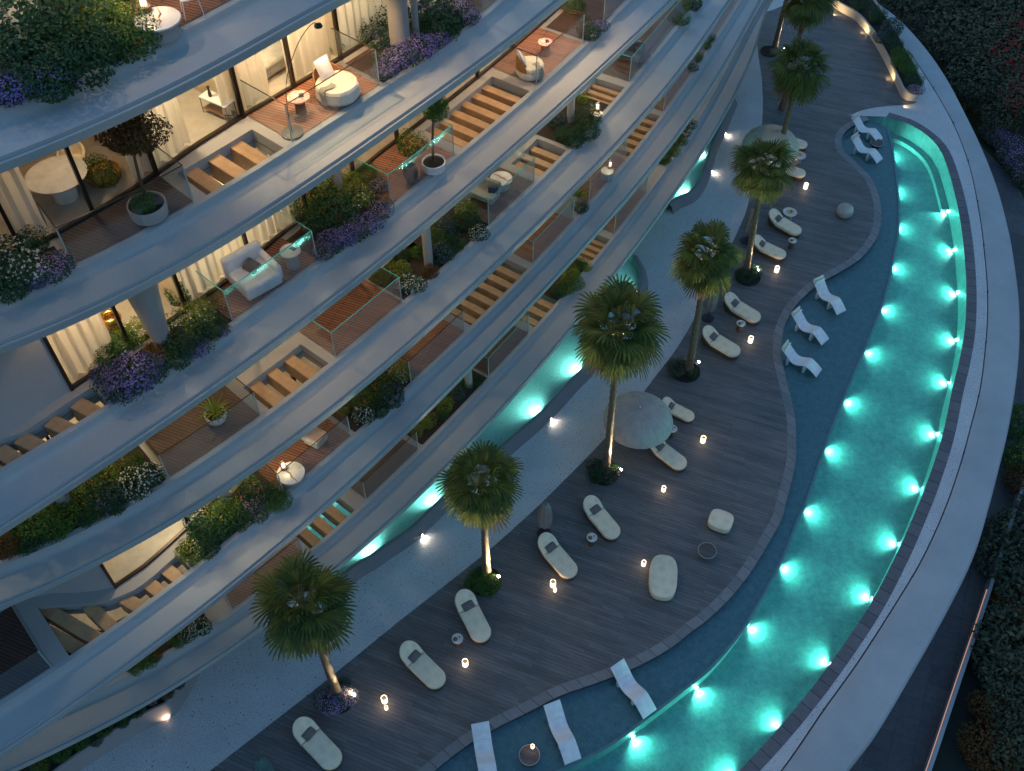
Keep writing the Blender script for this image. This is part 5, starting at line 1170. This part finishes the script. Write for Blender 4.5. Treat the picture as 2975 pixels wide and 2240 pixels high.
def side_table(k, x, y, r, h_, top, leg, label, legr=None, sides=32, group=None):
    c = T(k, x, y, h_); o = empty('side_table', (c.x, c.y, FZ[k] + .024), rnd.uniform(0, 6), label, 'side table', group)
    m = MB(); lr = legr or r * .5; m.lathe([(lr, 0), (lr * .94, h_ - .04)], n=sides, smooth=sides > 12); m.build('pedestal', leg, o)
    m = MB(); m.lathe([(r * .96, h_ - .05), (r, h_ - .04), (r, h_ - .01), (r * .985, h_), (.0, h_)], n=48, cap=False); tp = m.build('table_top', top, o)
    return o
def crack(o, r, h_):
    m = MB(); p = [(-.85, .35), (-.45, .22), (-.3, .02), (0, -.05), (.2, -.3), (.55, -.42), (.8, -.5)]
    m.tube([(a * r, b * r, h_ + .002) for a, b in p], [.006, .012, .022, .02, .024, .014, .006], 5); m.build('vein', M['vein'], o)
def table_lantern(k, x, y, h_, label, e=14, r=.11, hh=.32):
    c = T(k, x, y, h_); o = empty('table_lantern', (c.x, c.y, FZ[k] + .024 + h_), 0, label, 'lantern', 'glass lanterns on terrace tables')
    m = MB(); m.lathe([(r, 0), (r, hh)], n=28, cap=False); m.build('glass_cylinder', M['lam_glass'], o)
    m = MB(); m.lathe([(r * 1.02, 0), (r * 1.02, hh * .3)], n=28); m.build('woven_base', M['brown'], o)
    m = MB(); m.lathe([(r * .5, hh * .3), (r * .5, hh * .75)], n=16); m.build('candle', M['lantern'], o)
    lamp('POINT', (0, 0, hh + .08), e, (1, .72, .42), o, shadow_soft_size=.08)
def book(k, x, y, h_, label, rz=.3, mat='dark'):
    c = T(k, x, y, h_); o = empty('open_magazine', (c.x, c.y, FZ[k] + .026 + h_), rz, label, 'magazine')
    bx('page', [((-.07, 0, .006), (.13, .19, .012), 0)], M['linen'], o); bx('page', [((.07, 0, .006), (.13, .19, .012), 0)], M[mat], o)
# second level down: the bright terrace
round_sofa(5, 980, 256, .62, R(-38), 'round white lounge chair with wicker back on the brightly lit terrace, second level')
t = side_table(5, 867, 283, .31, .50, M['redstone'], M['brown'], 'round red stone side table by the lounge chair, second level', .15)
book(5, 868, 281, .50, 'open magazine on the red side table of the second level')
c = T(5, 850, 388); hd = T(5, 925, 76, 2.55); o = empty('arc_lamp', (c.x, c.y, FZ[5] + .024), 0, 'thin black arc floor lamp leaning over the lounge chair, second level', 'floor lamp')
m = MB(); m.lathe([(.30, 0), (.30, .02), (.03, .03)], n=36); m.build('foot', M['dark'], o)
hv = hd - Vector((c.x, c.y, FZ[5] + .024)); m = MB(); m.tube(cr([Vector((0, 0, .02)), Vector((0, 0, .8)), Vector((hv.x * .12, hv.y * .12, 1.6)), Vector((hv.x * .5, hv.y * .5, 2.35)), Vector((hv.x * .85, hv.y * .85, 2.66)), Vector((hv.x, hv.y, 2.6))], 6), .011, 6); m.build('stem', M['dark'], o)
m = MB(); m.lathe([(.02, .08), (.09, .05), (.11, 0), (.10, -.02)], n=24, cap=False); m.build('shade', M['dark'], o, hv)
# white armchair, fourth floor
c = T(4, 738, 800, .3); o = empty('armchair', (c.x, c.y, FZ[4] + .024), R(-48), 'large white upholstered armchair with dark cushion behind teal edged glass, third level', 'armchair')
bx('seat', [((0, 0, .22), (1.15, 1.15, .42))], M['white'], o, bev=.07); bx('backrest', [((-.52, 0, .52), (.26, 1.25, .75))], M['white'], o, bev=.1); bx('armrest', [((-.02, .55, .36), (1.1, .22, .52))], M['white'], o, bev=.09)
p = bx('cushion', [((0, 0, 0), (.42, .42, .14))], M['pillow'], o, (-.12, .05, .52)); p.rotation_euler = (0, R(25), R(30)); b = p.modifiers.new('b', 'BEVEL'); b.width = .05; b.segments = 3
side_table(4, 843, 729, .30, .62, M['marble'], M['slab'], 'round marble side table on a grey faceted pedestal beside the white armchair', .19, 8)
book(4, 846, 729, .62, 'magazine on the marble table beside the white armchair', 1.0)
round_sofa(4, 1540, 197, .50, R(20), 'smaller round white lounge chair with wicker back on the third level terrace', R(20))
side_table(4, 1584, 123, .26, .48, M['redstone'], M['rattanlight'], 'round red and white side table beside the smaller lounge chair, third level', .16)
book(4, 1584, 122, .48, 'black magazine on the red side table of the third level', .2)
# marble tables with a dark vein
for k, x, y, r, h_, lab in [(6, 458, 56, .52, .40, 'large round marble table with a copper vein on the top terrace'), (2, 845, 1375, .47, .38, 'round marble table with a copper vein behind glass, fifth level'), (3, 1456, 519, .42, .38, 'round marble table with a dark crack behind glass, fourth level'), (3, 1851, 131, .32, .38, 'half hidden marble table with a crack, far right of the fourth level'), (2, 1764, 497, .28, .42, 'small round glass lit table behind far glass, fifth level'), (3, 1737, 331, .2, .3, 'tiny table under the bright lamp beside the far planting, fourth level')]:
    o = side_table(k, x, y, r, h_, M['marble'], M['slab'], lab, r * .8, group='marble tables on the terraces')
    if r > .3: crack(o, r, h_)
table_lantern(6, 424, 34, .40, 'glowing glass lantern on the large marble table of the top terrace', 22, .14, .42)
table_lantern(2, 826, 1362, .38, 'glowing glass lantern on the marble table, fifth level', 8)
table_lantern(2, 1772, 488, .42, 'glowing glass lantern on the far small table, fifth level', 7)
table_lantern(3, 1735, 322, .3, 'very bright lantern beside the far planting, fourth level', 12)
# wire chair on the top terrace
c = T(6, 556, 20, .2); o = empty('wire_chair', (c.x, c.y, FZ[6] + .024), .4, 'thin white wire chair cut by the top edge of the picture', 'chair')
m = MB()
for sx, sy in ((-.2, -.2), (.2, -.2), (.2, .2), (-.2, .2)): m.tube([(sx * 1.1, sy * 1.1, 0), (sx * .9, sy * .9, .44)], .012, 6)
m.build('legs_frame', M['white'], o); bx('seat', [((0, 0, .45), (.42, .42, .03))], M['white'], o, bev=.01)
m = MB()
for i in range(7): m.tube([(-.2, -.18 + .06 * i, .46), (-.25, -.2 + .066 * i, .85)], .006, 5)
m.tube([(-.25, -.21, .85), (-.25, .21, .85)], .012, 6); m.build('backrest', M['white'], o)
# blanket chair, fifth level
c = T(2, 915, 1266, .35); o = empty('armchair', (c.x, c.y, FZ[2] + .024), R(-30), 'white chair with a fringed blush blanket behind glass, fifth level', 'armchair')
bx('seat', [((0, 0, .24), (.62, .62, .34))], M['linen'], o, bev=.05); bx('backrest', [((-.3, 0, .5), (.14, .66, .6))], M['linen'], o, bev=.05)
bl_ = empty('blanket', (c.x, c.y, FZ[2] + .024), R(-30), 'fringed blush blanket laid over the white chair, fifth level', 'blanket')
m = MB(); m.grid([[(-.36 + .0 * j, -.2 + .06 * j, .84 - .01 * (j % 2)) for j in range(8)], [(-.2, -.2 + .06 * j, .84) for j in range(8)], [(-.18, -.2 + .06 * j, .44) for j in range(8)], [(.33, -.22 + .065 * j, .43 + .01 * (j % 2)) for j in range(8)], [(.36, -.22 + .065 * j, .15) for j in range(8)]], 0, True); m.build('cloth', M['blush'], bl_)
# sofa bench, fourth level
for k, x, y, rz, lab in [(3, 1408, 560, R(-28), 'grey outdoor sofa with a dark cushion behind teal edged glass, fourth level'), (3, 1832, 156, R(-24), 'dark blue bench sofa behind far glass, fourth level')]:
    c = T(k, x, y, .3); o = empty('sofa', (c.x, c.y, FZ[k] + .024), rz, lab, 'sofa'); mt = M['pillowlight'] if x < 1500 else M['navy']
    bx('seat', [((0, 0, .22), (1.0, .6, .26))], mt, o, bev=.04); bx('backrest', [((0, .3, .48), (1.0, .16, .5))], mt, o, bev=.05); bx('cushion', [((.3, .1, .45), (.36, .14, .34), .3)], M['navy'], o, bev=.04)
# pots
def pot(k, x, y, r, h_, mat, label, prof=None):
    c = T(k, x, y, h_ * .8); o = empty('plant_pot', (c.x, c.y, FZ[k] + .024), 0, label, 'plant pot')
    m = MB(); m.lathe(prof or [(r * .7, 0), (r * .95, .06), (r, h_ * .7), (r, h_), (r - .035, h_), (r - .04, h_ - .06)], n=44, cap=False); m.lathe([(0, .01), (r * .7, .01)], n=20, cap=False); m.build('bowl', mat, o)
    m = MB(); m.lathe([(0, h_ - .05), (r - .035, h_ - .06)], n=30, cap=False); m.build('soil', M['soil'], o); return o
def small_tree(k, x, y, h0, top, r, kind, label, e=None):
    b = T(k, x, y, h0); t = T(k, top[0], top[1], top[2]); o = empty('potted_tree', (b.x, b.y, FZ[k] + h0), 0, label, 'potted tree')
    d = t - b; m = MB(); m.tube([(0, 0, -.05), (.03, 0, d.z * .4), (d.x * .6, d.y * .6, d.z * .75), (d.x, d.y, d.z)], [.05, .04, .035, .02], 8)
    for i in range(5): a = i * 1.26; m.tube([(d.x * .6, d.y * .6, d.z * .7), (d.x + math.cos(a) * r * .5, d.y + math.sin(a) * r * .5, d.z + .1)], [.02, .008], 5)
    m.build('trunk', M['brown'], o)
    cl_ = leaf_cloud(4200, .066, 200 + k, lumps=14, flat=.62, shell=.3).build('crown', L[kind], o, tuple(d)); cl_.scale = (r, r, r)
pot(5, 428, 600, .47, .40, M['plasterpot'] if 'plasterpot' in M else M['canvas'], 'wide grey bowl pot holding the rust leaved tree, second level')
small_tree(5, 428, 590, .36, (378, 395, 2.35), .68, 'rust', 'small tree with a rusty round crown in the wide bowl, second level')
bush('mid', T(5, 415, 590, .55), .25, 'green underplanting in the wide bowl pot, second level', 'planting in pots')
pot(4, 1260, 475, .38, .34, M['white'], 'wide white bowl pot behind teal edged glass, third level')
small_tree(4, 1258, 465, .3, (1262, 318, 2.3), .45, 'mid', 'slender tree growing from the white bowl pot, third level')
pot(4, 1192, 492, .20, .62, M['rattan'], 'tall lattice vase pot behind teal edged glass, third level', [(.14, 0), (.22, .2), (.24, .4), (.19, .62), (.16, .62), (.16, .55)])
bush('gold', T(4, 1192, 425, 1.05), .36, 'round clipped shrub in the tall lattice vase, third level', 'planting in pots')
pot(3, 626, 1206, .33, .34, M['white'], 'smooth white bowl pot on the dark terrace, fourth level', [(.12, 0), (.28, .08), (.34, .22), (.32, .34), (.29, .34), (.28, .27)])
def strappy(k, x, y, h0, n, ln, mat, label):
    b = T(k, x, y, h0); o = empty('leafy_plant', (b.x, b.y, FZ[k] + h0), 0, label, 'pot plant'); m = MB(); r_ = random.Random(k)
    for i in range(n):
        a = i * 2.4; l_ = ln * r_.uniform(.6, 1.1); up = r_.uniform(.5, 1.0); d = Vector((math.cos(a), math.sin(a), 0)); sd = Vector((-math.sin(a), math.cos(a), 0)); rows = []
        for j in range(7):
            t = j / 6; p = d * l_ * t * .75 + Vector((0, 0, l_ * up * (t - .55 * t * t))); wv = .028 * math.sin(PI * min(1, .12 + t * .88)) + .004
            rows.append([p - sd * wv, p + Vector((0, 0, -.01)), p + sd * wv])
        m.grid(rows, 0, True)
    m.build('leaves', mat, o)
strappy(3, 626, 1200, .3, 22, .85, L['lime'], 'strappy yellow green plant in the smooth white bowl, fourth level')
strappy(2, 1685, 570, .55, 34, .48, L['lime'], 'spiky lime agave like plant beside the far glass, fifth level')
# inside the lit rooms
c = T(5, 632, 298, .4); o = empty('console_table', (c.x, c.y, FZ[5] + .02), R(-32), 'white console table with thin metal frame in the bright room, second level', 'table')
bx('table_top', [((0, 0, .50), (.95, .38, .03))], M['white'], o); m = MB()
for sx in (-.46, .46):
    for sy in (-.17, .17): m.tube([(sx, sy, 0), (sx, sy, .49)], .012, 5)
m.build('frame', M['dark'], o); bx('shelf', [((0, 0, .14), (.9, .34, .02))], M['brown'], o)
c = T(5, 612, 283, .5); o = empty('vase', (c.x, c.y, FZ[5] + .535), 0, 'tall dark vase on the white console table', 'vase'); m = MB(); m.lathe([(.045, 0), (.05, .1), (.025, .22), (.045, .3)], n=20, cap=False); m.build('body', M['bronze'], o)
c = T(5, 165, 510, .7); o = empty('dining_table', (c.x, c.y, FZ[5] + .02), 0, 'large round pale dining table behind glass at the left, second level', 'table'); m = MB(); m.lathe([(.30, 0), (.34, .66), (.72, .68), (.74, .72), (0, .73)], n=48, cap=False); m.build('table_top', M['marble'], o)
c = T(5, 212, 462, .5); o = empty('barrel_chair', (c.x, c.y, FZ[5] + .02), 0, 'curved cream barrel chair at the dining table, second level', 'chair'); m = MB(); rows = []
for i in range(22):
    a = R(-30) + R(240) * i / 21; hh = .55 + .28 * math.sin(PI * i / 21); rows.append([(math.cos(a) * q, math.sin(a) * q, z) for q, z in ((.24, .1), (.30, hh), (.36, hh - .02), (.34, .05))])
m.grid(rows, 0, True); m.build('backrest', M['cushion'], o); m = MB(); m.lathe([(.28, .05), (.3, .38), (.28, .44), (0, .45)], n=30, cap=False); m.build('seat', M['cushion'], o)
c = T(5, 300, 510, .1); o = empty('floor_planter', (c.x, c.y, FZ[5] + .02), 0, 'round low indoor planter glowing faintly behind glass, second level', 'plant pot'); m = MB(); m.lathe([(.42, 0), (.46, .22), (.42, .22), (.4, .18), (0, .18)], n=36, cap=False); m.build('bowl', M['gold'], o)
bush('gold', T(5, 300, 505, .38), .33, 'indoor shrub in the round low planter, second level', 'planting in pots')
c = T(4, 320, 926, .5); o = empty('ring_lamp', (c.x, c.y, FZ[4] + .5), 0, 'polished brass ring shaped lamp standing in the lit room, third level', 'lamp'); m = MB(); rows = []
for i in range(33):
    a = 2 * PI * i / 32; rows.append([((.2 + .1 * math.cos(b)) * math.cos(a), (.2 + .1 * math.cos(b)) * math.sin(a), .14 * math.sin(b)) for b in [2 * PI * j / 14 for j in range(15)]])
m.grid(rows, 0, True); m.build('ring', M['gold'], o); m = MB(); m.tube([(0, 0, -.48), (0, 0, -.1)], .02, 8); m.lathe([(.16, -.48), (.16, -.46)], n=24); m.build('stand', M['gold'], o)
c = T(5, 770, 190, .3); o = empty('bed', (c.x, c.y, FZ[5] + .02), R(-35), 'low upholstered bed with a patterned cover behind sheer curtains, second level', 'bed'); bx('mattress', [((-.6, .3, .25), (1.8, 1.4, .4))], M['pillowlight'], o, bev=.08)
